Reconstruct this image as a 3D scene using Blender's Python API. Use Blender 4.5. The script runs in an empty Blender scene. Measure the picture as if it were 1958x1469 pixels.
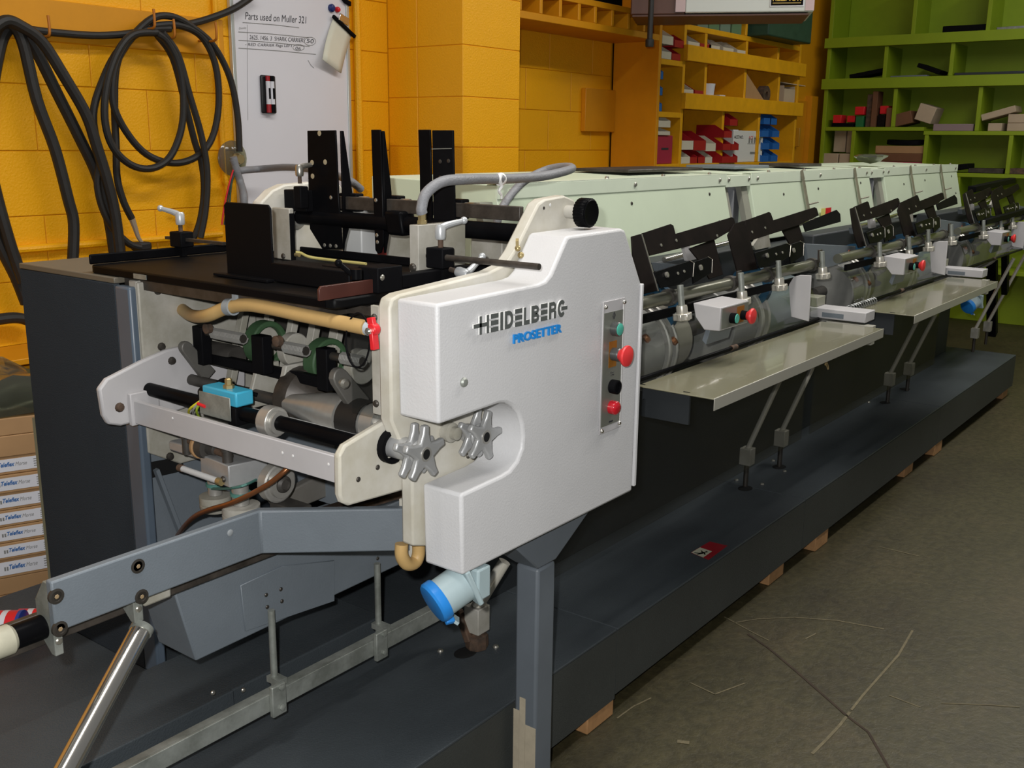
import bpy, bmesh, math, random
from mathutils import Vector, Matrix
R = random.Random(7)
SC = bpy.context.scene
COL = SC.collection
V = Vector

# ------------------------------------------------------------------ camera
FPX, CW, CH = 1955.0, 1958.0, 1469.0
CAM = V((0.0, 0.0, 1.30))
_y, _p, _r = math.radians(37.3), math.radians(13.37), math.radians(-0.60)
_f = V((math.cos(_y)*math.cos(_p), math.sin(_y)*math.cos(_p), -math.sin(_p)))
_rt = V((math.sin(_y), -math.cos(_y), 0.0))
_dn = _f.cross(_rt)
RT = math.cos(_r)*_rt + math.sin(_r)*_dn
DN = -math.sin(_r)*_rt + math.cos(_r)*_dn
FW = _f
cam_data = bpy.data.cameras.new('camera')
cam = bpy.data.objects.new('camera', cam_data)
COL.objects.link(cam)
cam_data.sensor_fit = 'HORIZONTAL'
cam_data.sensor_width = 36.0
cam_data.lens = 36.0*FPX/CW
cam_data.clip_start, cam_data.clip_end = 0.02, 60
_m = Matrix((RT, -DN, -FW)).transposed().to_4x4()
_m.translation = CAM
cam.matrix_world = _m
SC.camera = cam

# ------------------------------------------------------------------ view transform, world, lights
SC.view_settings.view_transform = 'Standard'
SC.view_settings.look = 'None'
SC.view_settings.gamma = 1.0
SC.view_settings.use_curve_mapping = False
SC.view_settings.exposure = 0.46
w = bpy.data.worlds.new('World'); SC.world = w; w.use_nodes = True
bg = w.node_tree.nodes['Background']
bg.inputs[0].default_value = (0.96, 0.98, 1.0, 1); bg.inputs[1].default_value = 0.10

def lamp(name, kind, loc, energy, col=(1, 1, 1), size=0.1, size_y=None, rot=(0, 0, 0)):
    d = bpy.data.lights.new(name, kind); d.energy = energy; d.color = col
    if kind == 'AREA':
        d.size = size
        if size_y: d.shape = 'RECTANGLE'; d.size_y = size_y
    else:
        d.shadow_soft_size = size
    o = bpy.data.objects.new(name, d); o.location = loc; o.rotation_euler = rot
    COL.objects.link(o); return o
# the camera's own flash, just above and left of the lens
FLASH = lamp('camera_flash', 'POINT', CAM - RT*0.045 - DN*0.05 - FW*0.01, 80.0, (1.0, 0.99, 0.975), 0.012)
# overhead fluorescent tubes of the workshop (out of frame, above)
lamp('ceiling_tube_light', 'AREA', (3.6, 0.3, 3.3), 42, (1.0, 0.96, 0.90), 2.4, 0.25)
lamp('ceiling_tube_light', 'AREA', (6.0, 0.6, 3.3), 26, (1.0, 0.96, 0.90), 2.4, 0.25)
lamp('ceiling_tube_light', 'AREA', (1.1, 1.0, 3.3), 36, (1.0, 0.96, 0.90), 2.4, 0.25)

# ------------------------------------------------------------------ geometry of the photograph: a pixel on a known world plane
def px(u, v, a, val):
    d = RT*((u-CW/2)/FPX) + DN*((v-CH/2)/FPX) + FW
    i = 'XYZ'.index(a)
    return CAM + d*((val-CAM[i])/d[i])
def pxs(uvs, a, val): return [px(u, v, a, val) for u, v in uvs]

# ------------------------------------------------------------------ materials
def lin(c):
    if isinstance(c, str):
        c = [int(c[i:i+2], 16)/255 for i in (0, 2, 4)]
    return tuple(x/12.92 if x <= .04045 else ((x+.055)/1.055)**2.4 for x in c[:3]) + (1.0,)
MATS = {}
def mat(name, col, rough=.5, metal=0.0, var=0.0, scale=8.0, col2=None, bump=0.0, bscale=120.0, spec=.5, alpha=1.0, coat=0.0, emit=0.0, stretch=None, thresh=None, ior=1.45):
    if name in MATS: return MATS[name]
    m = bpy.data.materials.new(name); m.use_nodes = True
    nt = m.node_tree; b = nt.nodes['Principled BSDF']
    c = lin(col)
    b.inputs['Base Color'].default_value = c
    b.inputs['Roughness'].default_value = rough
    b.inputs['Metallic'].default_value = metal
    b.inputs['Specular IOR Level'].default_value = spec
    b.inputs['Coat Weight'].default_value = coat
    b.inputs['IOR'].default_value = ior
    if emit:
        b.inputs['Emission Color'].default_value = c; b.inputs['Emission Strength'].default_value = emit
    tc = nt.nodes.new('ShaderNodeNewGeometry')
    src = tc.outputs['Position']
    if stretch:
        mp = nt.nodes.new('ShaderNodeMapping'); mp.inputs['Scale'].default_value = stretch
        nt.links.new(src, mp.inputs['Vector']); src = mp.outputs['Vector']
    if var or col2:
        n = nt.nodes.new('ShaderNodeTexNoise'); n.inputs['Scale'].default_value = scale
        n.inputs['Detail'].default_value = 6; n.inputs['Roughness'].default_value = .65
        nt.links.new(src, n.inputs['Vector'])
        r = nt.nodes.new('ShaderNodeValToRGB')
        lo, hi = thresh or (.35, .68)
        r.color_ramp.elements[0].position = lo; r.color_ramp.elements[1].position = hi
        k = 1-var
        r.color_ramp.elements[0].color = lin(col2) if col2 else (c[0]*k, c[1]*k, c[2]*k, 1)
        r.color_ramp.elements[1].color = c
        nt.links.new(n.outputs['Fac'], r.inputs['Fac'])
        nt.links.new(r.outputs['Color'], b.inputs['Base Color'])
    if bump:
        n2 = nt.nodes.new('ShaderNodeTexNoise'); n2.inputs['Scale'].default_value = bscale
        n2.inputs['Detail'].default_value = 3
        nt.links.new(src, n2.inputs['Vector'])
        bp = nt.nodes.new('ShaderNodeBump'); bp.inputs['Strength'].default_value = bump; bp.inputs['Distance'].default_value = .004
        nt.links.new(n2.outputs['Fac'], bp.inputs['Height']); nt.links.new(bp.outputs['Normal'], b.inputs['Normal'])
    if alpha < 1:
        b.inputs['Alpha'].default_value = alpha
    MATS[name] = m; return m

# painted metal
COVER = mat('light_grey_paint', 'cfcfd0', .42, var=.06, scale=5, bump=.12, bscale=260)
GREYP = mat('mid_grey_paint', 'bcbabb', .45, var=.10, scale=6)
CREAM = mat('worn_cream_paint', 'cfccc3', .45, var=.18, scale=9, col2='b9b4a4')
CAST = mat('bare_cast_plate', 'b0ada5', .5, var=.3, scale=11, col2='928f82')
WHITEP = mat('pale_cool_paint', 'c2c4c4', .4, var=.08, scale=6)
HOODM = mat('pale_mint_paint', 'd2dfc6', .4, var=.06, scale=4)
HOODE = mat('pale_mint_rim_paint', 'dae5d0', .38, var=.08, scale=5)
TRAYM = mat('tray_enamel', '827f6a', .14, var=.05, scale=3, coat=.3)
TRAYF = mat('tray_lip_enamel', 'a3a196', .3)
SLATE = mat('slate_paint', '6d757c', .45, var=.1, scale=7, bump=.1, bscale=300)
POSTM = mat('slate_paint_chipped', '646b72', .42, var=.12, scale=6)
PRIMER = mat('bare_primer', 'b9ae98', .6, var=.2, scale=20)
DARKC = mat('dark_cabinet_paint', '383e44', .8, var=.12, scale=3, bump=.4, bscale=420, spec=.25, ior=1.18)
DECK = mat('deck_paint', '43494d', .45, var=.22, scale=3, bump=.3, bscale=300, spec=.35)
SKIRT = mat('deck_skirt_paint', '404341', .5, var=.15, scale=4, bump=.3, bscale=300, spec=.35)
BLACKP = mat('black_paint', '121214', .5, var=.2, scale=30, spec=.2, ior=1.18)
BLACKG = mat('gloss_black_paint', '0e0e10', .36, var=.3, scale=14, spec=.22, ior=1.18)
TABLEM = mat('black_table_top', '0c0c0d', .5, var=.45, scale=7, col2='16120f', thresh=(.25, .4), spec=.5, ior=1.2)
RUBBER = mat('black_rubber', '262422', .55, var=.25, scale=25)
DARKIN = mat('greasy_dark_metal', '4a4743', .5, metal=.2, var=.4, scale=18)
RUSTB = mat('browned_steel', '4a443e', .45, metal=.2, var=.35, scale=22, col2='2e2a26')
BROWNP = mat('brown_black_plate', '1d1816', .55, var=.3, scale=18, col2='141110', spec=.25, ior=1.18)
RUST = mat('rusty_iron', '6b5342', .75, metal=.2, var=.5, scale=35, col2='3d352e')
STEEL = mat('brushed_steel', 'b4b2ac', .35, metal=.55, var=.15, scale=30)
GALV = mat('galvanised_steel', 'a8aca6', .5, metal=.5, var=.25, scale=18, col2='7f837c')
CHROME = mat('polished_chrome', 'd4d0c8', .16, metal=.95)
LEGM = mat('polished_leg', 'e0dccf', .18, metal=.35)
KNOBM = mat('satin_knob', 'c8c4b8', .28, metal=.55)
SHAFTM = mat('polished_shaft', '7c7c6e', .3, metal=.7)
ALU = mat('cast_aluminium', 'b4b5b5', .38, metal=.45, var=.12, scale=30)
BOLT = mat('oily_bolt', '4a4641', .45, metal=.6)
BOLTB = mat('bright_bolt', 'b5b2a8', .3, metal=.8)
BRASS = mat('brass', 'a8966a', .35, metal=.6)
COPPER = mat('copper_pipe', '9a6440', .32, metal=.7, var=.2, scale=20)
HOSEM = mat('tan_hose', 'c2a068', .5, var=.1, scale=12)
GHOSE = mat('grey_ribbed_hose', '85868a', .5, var=.12, scale=25, bump=.3, bscale=220)
REDP = mat('red_plastic', 'd3232b', .35)
REDE = mat('red_button', 'e03a3c', .38)
REDL = mat('red_lens', 'b81c28', .15, coat=.5)
GREENB = mat('green_button', '4fb09c', .4)
BLUEC = mat('blue_cap_plastic', '2a86d8', .38)
BLUEH = mat('pale_blue_plastic', 'a9bcc0', .42, var=.06, scale=12)
CYAN = mat('cyan_sensor_plastic', '3fa6c6', .4)
OCHRE = mat('ochre_label', '8a5a1c', .5)
LOGOG = mat('badge_grey', '565a58', .45)
LOGOB = mat('badge_blue', '2288d6', .45)
BADGEW = mat('badge_edge_white', 'd8d8d6', .45)
INKB = mat('dark_ink', '2c2c30', .7)
INKG = mat('grey_ink', '7b7b78', .7)
GREENR = mat('green_rubber', '3d5a3c', .6, var=.2, scale=20)
TEAL = mat('teal_belt', '4d7d74', .5)
WHITEC = mat('white_cloth', 'e8e8e6', .7)
PINK = mat('faded_pink_paint', 'c4adad', .5)
YELLOW = mat('yellow_wall_paint', 'f2ac08', .5, var=.06, scale=2.5, bump=.45, bscale=140)
YELLOWJ = mat('yellow_joint_paint', 'e09a0c', .55, bump=.3, bscale=120)
YELLOWW = mat('yellow_wood_paint', 'd8910f', .48, var=.12, scale=5)
YELLOWE = mat('yellow_board_paint', 'e2a310', .45, var=.15, scale=12)
GREENW = mat('lime_wood_paint', '879e16', .5, var=.1, scale=5)
WBOARD = mat('whiteboard_enamel', 'dddce2', .22, var=.03, scale=3)
FRAMEA = mat('aluminium_frame', 'c6cac4', .3, metal=.5)
PAPER = mat('cream_paper', 'd8d6c4', .7, var=.04, scale=15)
CARD = mat('brown_cardboard', 'a8835a', .7, var=.12, scale=7)
CARDB = mat('beige_cardboard', 'b7a58c', .7, var=.1, scale=9)
CARDD = mat('dark_brown_cardboard', '6f4a30', .7, var=.15, scale=9)
LABELW = mat('white_label', 'd4d4da', .45)
LBLUE = mat('label_blue', '2a62a0', .6)
WOODB = mat('pale_timber', 'b78a5c', .7, var=.25, scale=30)
BINW = mat('white_bin_plastic', 'c9c2b0', .45)
BINR = mat('red_bin_plastic', '9c1820', .42)
BINB = mat('blue_bin_plastic', '1f5fa8', .42)
DKGREEN = mat('dark_green_paint', '2c4a3a', .5, var=.25, scale=20)
FILEG = mat('green_file_board', '5c7a58', .6)
MAROON = mat('maroon_binder', '9e2340', .5)
BROWNM = mat('brown_heater_paint', '5e3f33', .5, var=.15, scale=6)
HEATW = mat('white_heater_enamel', 'cdd2cc', .4)
CONC = None

def floor_mat():
    m = bpy.data.materials.new('worn_concrete'); m.use_nodes = True
    nt = m.node_tree; b = nt.nodes['Principled BSDF']
    b.inputs['Roughness'].default_value = .5
    g = nt.nodes.new('ShaderNodeNewGeometry')
    def noise(s, d=8, r=.65):
        n = nt.nodes.new('ShaderNodeTexNoise'); n.inputs['Scale'].default_value = s
        n.inputs['Detail'].default_value = d; n.inputs['Roughness'].default_value = r
        nt.links.new(g.outputs['Position'], n.inputs['Vector']); return n
    def ramp(src, stops):
        r = nt.nodes.new('ShaderNodeValToRGB'); e = r.color_ramp.elements
        e[0].position, e[0].color = stops[0][0], lin(stops[0][1])
        e[1].position, e[1].color = stops[-1][0], lin(stops[-1][1])
        for p, c in stops[1:-1]:
            x = e.new(p); x.color = lin(c)
        nt.links.new(src, r.inputs['Fac']); return r
    r1 = ramp(noise(1.7).outputs['Fac'], [(.3, '3a3322'), (.5, '454029'), (.72, '524832')])
    r2 = ramp(noise(38, 5, .7).outputs['Fac'], [(.38, '888888'), (.66, 'ffffff')])
    mx = nt.nodes.new('ShaderNodeMix'); mx.data_type = 'RGBA'; mx.blend_type = 'MULTIPLY'; mx.inputs[0].default_value = .55
    nt.links.new(r1.outputs['Color'], mx.inputs[6]); nt.links.new(r2.outputs['Color'], mx.inputs[7])
    # pale scuffs
    r3 = ramp(noise(9, 12, .8).outputs['Fac'], [(.64, '000000'), (.72, 'ffffff')])
    mx2 = nt.nodes.new('ShaderNodeMix'); mx2.data_type = 'RGBA'
    nt.links.new(r3.outputs['Color'], mx2.inputs[0])
    nt.links.new(mx.outputs[2], mx2.inputs[6]); mx2.inputs[7].default_value = lin('655b47')
    nt.links.new(mx2.outputs[2], b.inputs['Base Color'])
    bp = nt.nodes.new('ShaderNodeBump'); bp.inputs['Strength'].default_value = .25; bp.inputs['Distance'].default_value = .004
    nt.links.new(r2.outputs['Color'], bp.inputs['Height']); nt.links.new(bp.outputs['Normal'], b.inputs['Normal'])
    return m
CONC = floor_mat()

def clear_mat(name, col, transp, rough=.06, gcol=.9):
    m = bpy.data.materials.new(name); m.use_nodes = True
    nt = m.node_tree; nt.nodes.remove(nt.nodes['Principled BSDF'])
    out = nt.nodes['Material Output']
    t = nt.nodes.new('ShaderNodeBsdfTransparent'); t.inputs[0].default_value = lin(col)
    gl = nt.nodes.new('ShaderNodeBsdfGlossy'); gl.inputs['Roughness'].default_value = rough
    gl.inputs['Color'].default_value = (gcol, gcol, gcol, 1)
    df = nt.nodes.new('ShaderNodeBsdfDiffuse'); df.inputs[0].default_value = lin('8a8a84')
    lw = nt.nodes.new('ShaderNodeLayerWeight'); lw.inputs['Blend'].default_value = .5
    pw = nt.nodes.new('ShaderNodeMath'); pw.operation = 'POWER'; pw.inputs[1].default_value = 5
    fr = nt.nodes.new('ShaderNodeMath'); fr.operation = 'MULTIPLY_ADD'; fr.inputs[1].default_value = .9; fr.inputs[2].default_value = .035
    nt.links.new(lw.outputs['Facing'], pw.inputs[0]); nt.links.new(pw.outputs[0], fr.inputs[0])
    m1 = nt.nodes.new('ShaderNodeMixShader'); m1.inputs[0].default_value = 1-transp
    nt.links.new(t.outputs[0], m1.inputs[1]); nt.links.new(df.outputs[0], m1.inputs[2])
    m2 = nt.nodes.new('ShaderNodeMixShader')
    nt.links.new(fr.outputs[0], m2.inputs[0]); nt.links.new(m1.outputs[0], m2.inputs[1]); nt.links.new(gl.outputs[0], m2.inputs[2])
    nt.links.new(m2.outputs[0], out.inputs[0])
    MATS[name] = m; return m
CLEAR = clear_mat('clear_acrylic', 'f8faf8', .965)
SMOKE = clear_mat('smoked_acrylic', 'eeefef', .985, .05, .35)
POLY = clear_mat('polythene_film', 'd8dcc8', .80, .12)

# ------------------------------------------------------------------ mesh builder
class MB:
    def __init__(s): s.v, s.f, s.m, s.cur = [], [], [], 0
    def add(s, vs, fs):
        n = len(s.v); s.v += [tuple(p) for p in vs]
        for f in fs: s.f.append(tuple(n+i for i in f)); s.m.append(s.cur)
        return s
    def box(s, x0, x1, y0, y1, z0, z1):
        x0, x1 = sorted((x0, x1)); y0, y1 = sorted((y0, y1)); z0, z1 = sorted((z0, z1))
        return s.add([(x0, y0, z0), (x1, y0, z0), (x1, y1, z0), (x0, y1, z0), (x0, y0, z1), (x1, y0, z1), (x1, y1, z1), (x0, y1, z1)],
              [(0, 3, 2, 1), (4, 5, 6, 7), (0, 1, 5, 4), (1, 2, 6, 5), (2, 3, 7, 6), (3, 0, 4, 7)])
    def hull(s, a, b):                       # two matching loops joined: a below, b above
        n = len(a); a, b = [V(p) for p in a], [V(p) for p in b]
        return s.add(a+b, [tuple(reversed(range(n))), tuple(range(n, 2*n))] + [(i, (i+1) % n, n+(i+1) % n, n+i) for i in range(n)])
    def prism(s, poly, ext):
        e = V(ext); poly = [V(p) for p in poly]
        nrm = V((0, 0, 0))
        for i in range(len(poly)): nrm += poly[i].cross(poly[(i+1) % len(poly)])
        if nrm.dot(e) < 0: poly = poly[::-1]
        return s.hull(poly, [p+e for p in poly])
    def bar(s, p0, p1, w, h, up=(0, 0, 1)):
        p0, p1 = V(p0), V(p1); d = (p1-p0).normalized(); u = V(up)
        if abs(d.dot(u)) > .98: u = V((1, 0, 0))
        x = d.cross(u).normalized()*w/2; y = x.cross(d).normalized()*h/2
        if y.dot(u) < 0: y = -y
        a = [p0-x-y, p0+x-y, p0+x+y, p0-x+y]
        return s.hull(a, [p+(p1-p0) for p in a])
    def cyl(s, p0, p1, r, r1=None, n=18):
        r1 = r if r1 is None else r1
        return s.lathe(p0, V(p1)-V(p0), [(r, 0), (r1, 1)], n)
    def lathe(s, p0, axis, prof, n=20, rel=True):
        p0, ax = V(p0), V(axis); L = ax.length; d = ax.normalized()
        u = V((0, 0, 1)) if abs(d.z) < .9 else V((1, 0, 0))
        x = d.cross(u).normalized(); y = d.cross(x)
        vs, fs = [], []
        for r, t in prof:
            c = p0 + d*(t*L if rel else t)
            for k in range(n):
                a = 2*math.pi*k/n; vs.append(c + x*(r*math.cos(a)) + y*(r*math.sin(a)))
        for j in range(len(prof)-1):
            for k in range(n):
                k2 = (k+1) % n; fs.append((j*n+k, j*n+k2, (j+1)*n+k2, (j+1)*n+k))
        fs.append(tuple(reversed(range(n)))); fs.append(tuple(range((len(prof)-1)*n, len(prof)*n)))
        return s.add(vs, fs)
    def ball(s, c, r, n=12):
        pr = [(r*math.sin(math.pi*i/n)+1e-5, r-r*math.cos(math.pi*i/n)) for i in range(n+1)]
        return s.lathe(V(c)-V((0, 0, r)), (0, 0, 1), pr, n+4, rel=False)
    def tube(s, pts, r, n=10, smooth=6, closed=False):
        P = [V(p) for p in pts]
        if smooth: P = spline(P, smooth, closed)
        rr = r if callable(r) else (lambda t: r)
        vs, fs, x = [], [], None
        m = len(P)
        for i, p in enumerate(P):
            a, b = (P[i-1], P[(i+1) % m]) if closed else (P[max(0, i-1)], P[min(m-1, i+1)])
            d = (b-a).normalized()
            if x is None:
                u = V((0, 0, 1)) if abs(d.z) < .9 else V((1, 0, 0)); x = d.cross(u).normalized()
            x = (x - d*x.dot(d)).normalized(); y = d.cross(x)
            q = rr(i/max(1, m-1))
            for k in range(n):
                t = 2*math.pi*k/n; vs.append(p + x*(q*math.cos(t)) + y*(q*math.sin(t)))
        for j in range(m if closed else m-1):
            j2 = (j+1) % m
            for k in range(n):
                k2 = (k+1) % n; fs.append((j*n+k, j*n+k2, j2*n+k2, j2*n+k))
        if not closed:
            fs.append(tuple(reversed(range(n)))); fs.append(tuple(range((m-1)*n, m*n)))
        return s.add(vs, fs)
    def ring(s, c, axis, r0, r1, h, n=24):
        c, d = V(c), V(axis).normalized()
        u = V((0, 0, 1)) if abs(d.z) < .9 else V((1, 0, 0)); x = d.cross(u).normalized(); y = d.cross(x)
        vs, fs = [], []
        for r, t in ((r1, 0), (r1, h), (r0, h), (r0, 0)):
            for k in range(n):
                a = 2*math.pi*k/n; vs.append(c + d*t + x*(r*math.cos(a)) + y*(r*math.sin(a)))
        for j in range(4):
            for k in range(n):
                k2 = (k+1) % n; j2 = (j+1) % 4; fs.append((j*n+k, j*n+k2, j2*n+k2, j2*n+k))
        return s.add(vs, fs)
    def sheet(s, rows, th=0.0):
        n, m = len(rows), len(rows[0]); vs = [V(p) for r in rows for p in r]
        fs = [(i*m+j, i*m+j+1, (i+1)*m+j+1, (i+1)*m+j) for i in range(n-1) for j in range(m-1)]
        return s.add(vs, fs)

def spline(P, k, closed=False):
    out = []; n = len(P)
    for i in range(n if closed else n-1):
        if closed: a, b, c, d = P[i-1], P[i], P[(i+1) % n], P[(i+2) % n]
        else: a, b, c, d = P[max(0, i-1)], P[i], P[i+1], P[min(n-1, i+2)]
        for j in range(k):
            t = j/k
            out.append(.5*((2*b)+(c-a)*t+(2*a-5*b+4*c-d)*t*t+(3*b-a-3*c+d)*t**3))
    if not closed: out.append(P[-1])
    return out

ORG = {}
def obj(name, mb, mats, parent=None, bevel=0.0, seg=2, label=None, kind=None, smooth=True, solid=0.0):
    """links a builder as ONE mesh object, origin at its centre (or base), world coordinates kept"""
    if not isinstance(mats, (list, tuple)): mats = [mats]
    vs = [V(p) for p in mb.v]
    lo = V([min(p[i] for p in vs) for i in range(3)]); hi = V([max(p[i] for p in vs) for i in range(3)])
    c = (lo+hi)/2
    if parent is None: c.z = lo.z
    me = bpy.data.meshes.new(name)
    me.from_pydata([tuple(p-c) for p in vs], [], mb.f)
    for m in mats: me.materials.append(m)
    if len(mats) > 1: me.polygons.foreach_set('material_index', mb.m)
    bm = bmesh.new(); bm.from_mesh(me); bmesh.ops.recalc_face_normals(bm, faces=bm.faces); bm.to_mesh(me); bm.free()
    if smooth:
        me.shade_smooth(); me.set_sharp_from_angle(angle=math.radians(32))
    o = bpy.data.objects.new(name, me); COL.objects.link(o)
    if solid:
        sm = o.modifiers.new('thickness', 'SOLIDIFY'); sm.thickness = solid
    if bevel:
        bv = o.modifiers.new('bevel', 'BEVEL'); bv.width = bevel; bv.segments = seg; bv.limit_method = 'ANGLE'; bv.angle_limit = math.radians(38)
        bv.use_clamp_overlap = True
    ORG[o] = c
    if parent is not None:
        o.parent = parent; o.location = c - ORG[parent]
    else: o.location = c
    if label: o['label'] = label
    if kind: o['kind'] = kind
    return o
def thing(name, label, cat, loc, group=None):
    o = bpy.data.objects.new(name, None); COL.objects.link(o)
    o.empty_display_size = .05
    o.location = loc; ORG[o] = V(loc); o['label'] = label; o['category'] = cat
    if group: o['group'] = group
    return o
def tag(o, label, cat, group=None):
    o['label'] = label; o['category'] = cat
    if group: o['group'] = group
    return o
def struct(name, mb, m, label=None, **k):
    o = obj(name, mb, m, kind='structure', **k)
    o['label'] = label or name.replace('_', ' '); return o
def copy_tree(root, delta, label=None):
    def rec(o, par):
        c = o.copy(); COL.objects.link(c); c.parent = par
        for ch in list(o.children): rec(ch, c)
        return c
    c = rec(root, None); c.location = root.location + V(delta)
    if label: c['label'] = label
    return c
def one(name, mb, m, label, cat, group=None, **k):
    return tag(obj(name, mb, m, **k), label, cat, group)

def text_mesh(body, height, ext=0.0, off=0.0, shear=0.0):
    c = bpy.data.curves.new('text', 'FONT'); c.body = body; c.size = 1.0; c.extrude = 0; c.offset = off; c.shear = shear
    c.resolution_u = 3
    o = bpy.data.objects.new('text', c); COL.objects.link(o)
    dg = bpy.context.evaluated_depsgraph_get(); me = bpy.data.meshes.new_from_object(o.evaluated_get(dg))
    vs = [v.co.copy() for v in me.vertices]; fs = [tuple(p.vertices) for p in me.polygons]
    bpy.data.objects.remove(o); bpy.data.curves.remove(c); bpy.data.meshes.remove(me)
    return vs, fs
def text_part(name, body, org, xd, ud, width, height, m, parent, lift=.0006, th=0.0, off=0.0, shear=0.0, label=None):
    """flat lettering lying on a surface: org lower left, xd reading direction, ud up"""
    vs, fs = text_mesh(body, 1, off=off, shear=shear)
    if not vs: return None
    x0, x1 = min(p.x for p in vs), max(p.x for p in vs); y0, y1 = min(p.y for p in vs), max(p.y for p in vs)
    xd, ud = V(xd).normalized(), V(ud).normalized(); n = xd.cross(ud)
    mb = MB(); P = [V(org) + xd*((p.x-x0)/(x1-x0)*width) + ud*((p.y-y0)/(y1-y0)*height) + n*lift for p in vs]
    if th:
        k = len(P); ed = {}
        for f in fs:
            for i in range(len(f)):
                a, b = f[i], f[(i+1) % len(f)]
                if (b, a) in ed: del ed[(b, a)]
                else: ed[(a, b)] = 1
        mb.add(P + [p+n*th for p in P], [tuple(reversed(f)) for f in fs] + [tuple(i+k for i in f) for f in fs] + [(a, b, b+k, a+k) for a, b in ed])
    else: mb.add(P, fs)
    return obj(name, mb, m, parent, smooth=False, label=label)
# ================================================================== ROOM
WY = 3.17                                  # back wall plane
FLOOR = struct('floor', MB().box(-3, 9.5, -4.5, 4.2, -.12, 0), CONC, 'worn dark concrete workshop floor with scuffs and cracks')
def crack(uvs, wd, m):
    P = pxs(uvs, 'Z', .0006); mb = MB()
    for a, b in zip(P, P[1:]):
        d = (b-a).normalized(); n = V((-d.y, d.x, 0))*wd/2
        mb.hull([a-n, b-n*R.uniform(.5, 1.2), b+n*R.uniform(.5, 1.2), a+n], [a-n+V((0, 0, .0006)), b-n+V((0, 0, .0006)), b+n+V((0, 0, .0006)), a+n+V((0, 0, .0006))])
    return obj('floor_scratch', mb, m, FLOOR, smooth=False)
SCR = mat('pale_scratch', '6e654c', .7, var=.35, scale=60)
CRK = mat('dark_crack', '3a2c20', .8, var=.4, scale=40)
crack([(1553, 1442), (1580, 1415), (1607, 1386), (1625, 1362)], .007, SCR)
crack([(1628, 1358), (1650, 1330), (1688, 1287), (1718, 1253), (1745, 1206)], .006, SCR)
crack([(1405, 1191), (1450, 1184), (1520, 1181), (1600, 1187), (1690, 1203)], .004, SCR)
crack([(1430, 1213), (1470, 1240), (1520, 1282), (1575, 1330), (1620, 1370), (1660, 1400), (1700, 1469)], .006, CRK)
crack([(1385, 1180), (1440, 1210), (1470, 1225)], .004, SCR)
crack([(1320, 1306), (1367, 1328), (1424, 1307)], .004, SCR)
crack([(1245, 1335), (1210, 1352), (1180, 1374)], .004, SCR)
crack([(1682, 1046), (1758, 1064)], .004, SCR)
crack([(1540, 1222), (1560, 1212)], .004, SCR)
crack([(1700, 1330), (1760, 1353)], .003, SCR)
crack([(1800, 1345), (1900, 1349), (1950, 1353)], .003, SCR)
crack([(1295, 1418), (1318, 1421)], .012, SCR)

WALL = struct('wall_back', MB().box(-.6, 8.5, WY+.0045, WY+.2, 0, 3.4), YELLOWJ, 'yellow painted concrete block wall behind the machine')
PIL = struct('wall_pilaster', MB().box(3.2745, 3.6455, 2.7595, WY+.004, 0, 3.4), YELLOWJ, 'yellow block pilaster right of the whiteboard')
struct('wall_far', MB().box(8.3, 8.5, -1.5, WY+.02, 0, 3.4), mat('lime_wall_paint', '8fa01e', .6, var=.1, scale=3), 'lime green wall at the far end')
_bm = {}
def block(parent, x0, x1, y0, y1, z0, z1):
    k = (round(x1-x0, 3), round(y1-y0, 3), round(z1-z0, 3)); c = V(((x0+x1)/2, (y0+y1)/2, (z0+z1)/2))
    if k not in _bm:
        o = obj('block', MB().box(x0, x1, y0, y1, z0, z1), YELLOW, parent, bevel=.002, seg=1, smooth=False); _bm[k] = o.data
        return o
    o = bpy.data.objects.new('block', _bm[k]); COL.objects.link(o); o.parent = parent; o.location = c - ORG[parent]
    b = o.modifiers.new('bevel', 'BEVEL'); b.width = .002; b.segments = 1; b.limit_method = 'ANGLE'
    return o
XJ = px(286, 250, 'Y', WY).x               # a vertical joint of the course 1.25-1.45
for i in range(-3, 6):
    z0 = 1.255+.2*i; off = XJ + (.2 if i % 2 else 0)
    if z0 < .5 or z0 > 2.3: continue
    for k in range(-4, 4):
        a, b = off+.4*k+.001, off+.4*(k+1)-.001
        b = min(b, 3.271)
        if a < .9 or b-a < .04: continue
        block(WALL, a, b, WY, WY+.004, z0+.001, z0+.199)
    if z0 > .8:
        for k in range(4):                      # recess right of the pilaster
            a = 3.65+.4*k-(.2 if i % 2 else 0); b = a+.397; a, b = max(a, 3.652), min(b, 5.04)
            block(WALL, a, b, WY, WY+.004, z0+.001, z0+.199)
        block(PIL, 3.271, 3.649, 2.756, 3.0, z0+.001+.018, z0+.199+.018)
        block(PIL, 3.271, 3.649, 3.003, 3.168, z0+.001+.018, z0+.199+.018)
# painted door leaf and frame beside the lime shelves
tr = struct('door_1', MB().box(7.05, 7.85, WY-.012, WY+.011, .02, 1.62), YELLOWW, 'yellow painted door between the two shelf units')
obj('door_handle', MB().box(7.66, 7.68, WY-.05, WY-.012, 1.28, 1.42), mat('dull_yellow_metal', 'b5841c', .4), tr, bevel=.004)
struct('trim_1', MB().box(7.86, 7.98, WY-.05, WY+.011, 0, 1.66), YELLOWW, 'yellow door jamb in the far corner')

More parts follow.
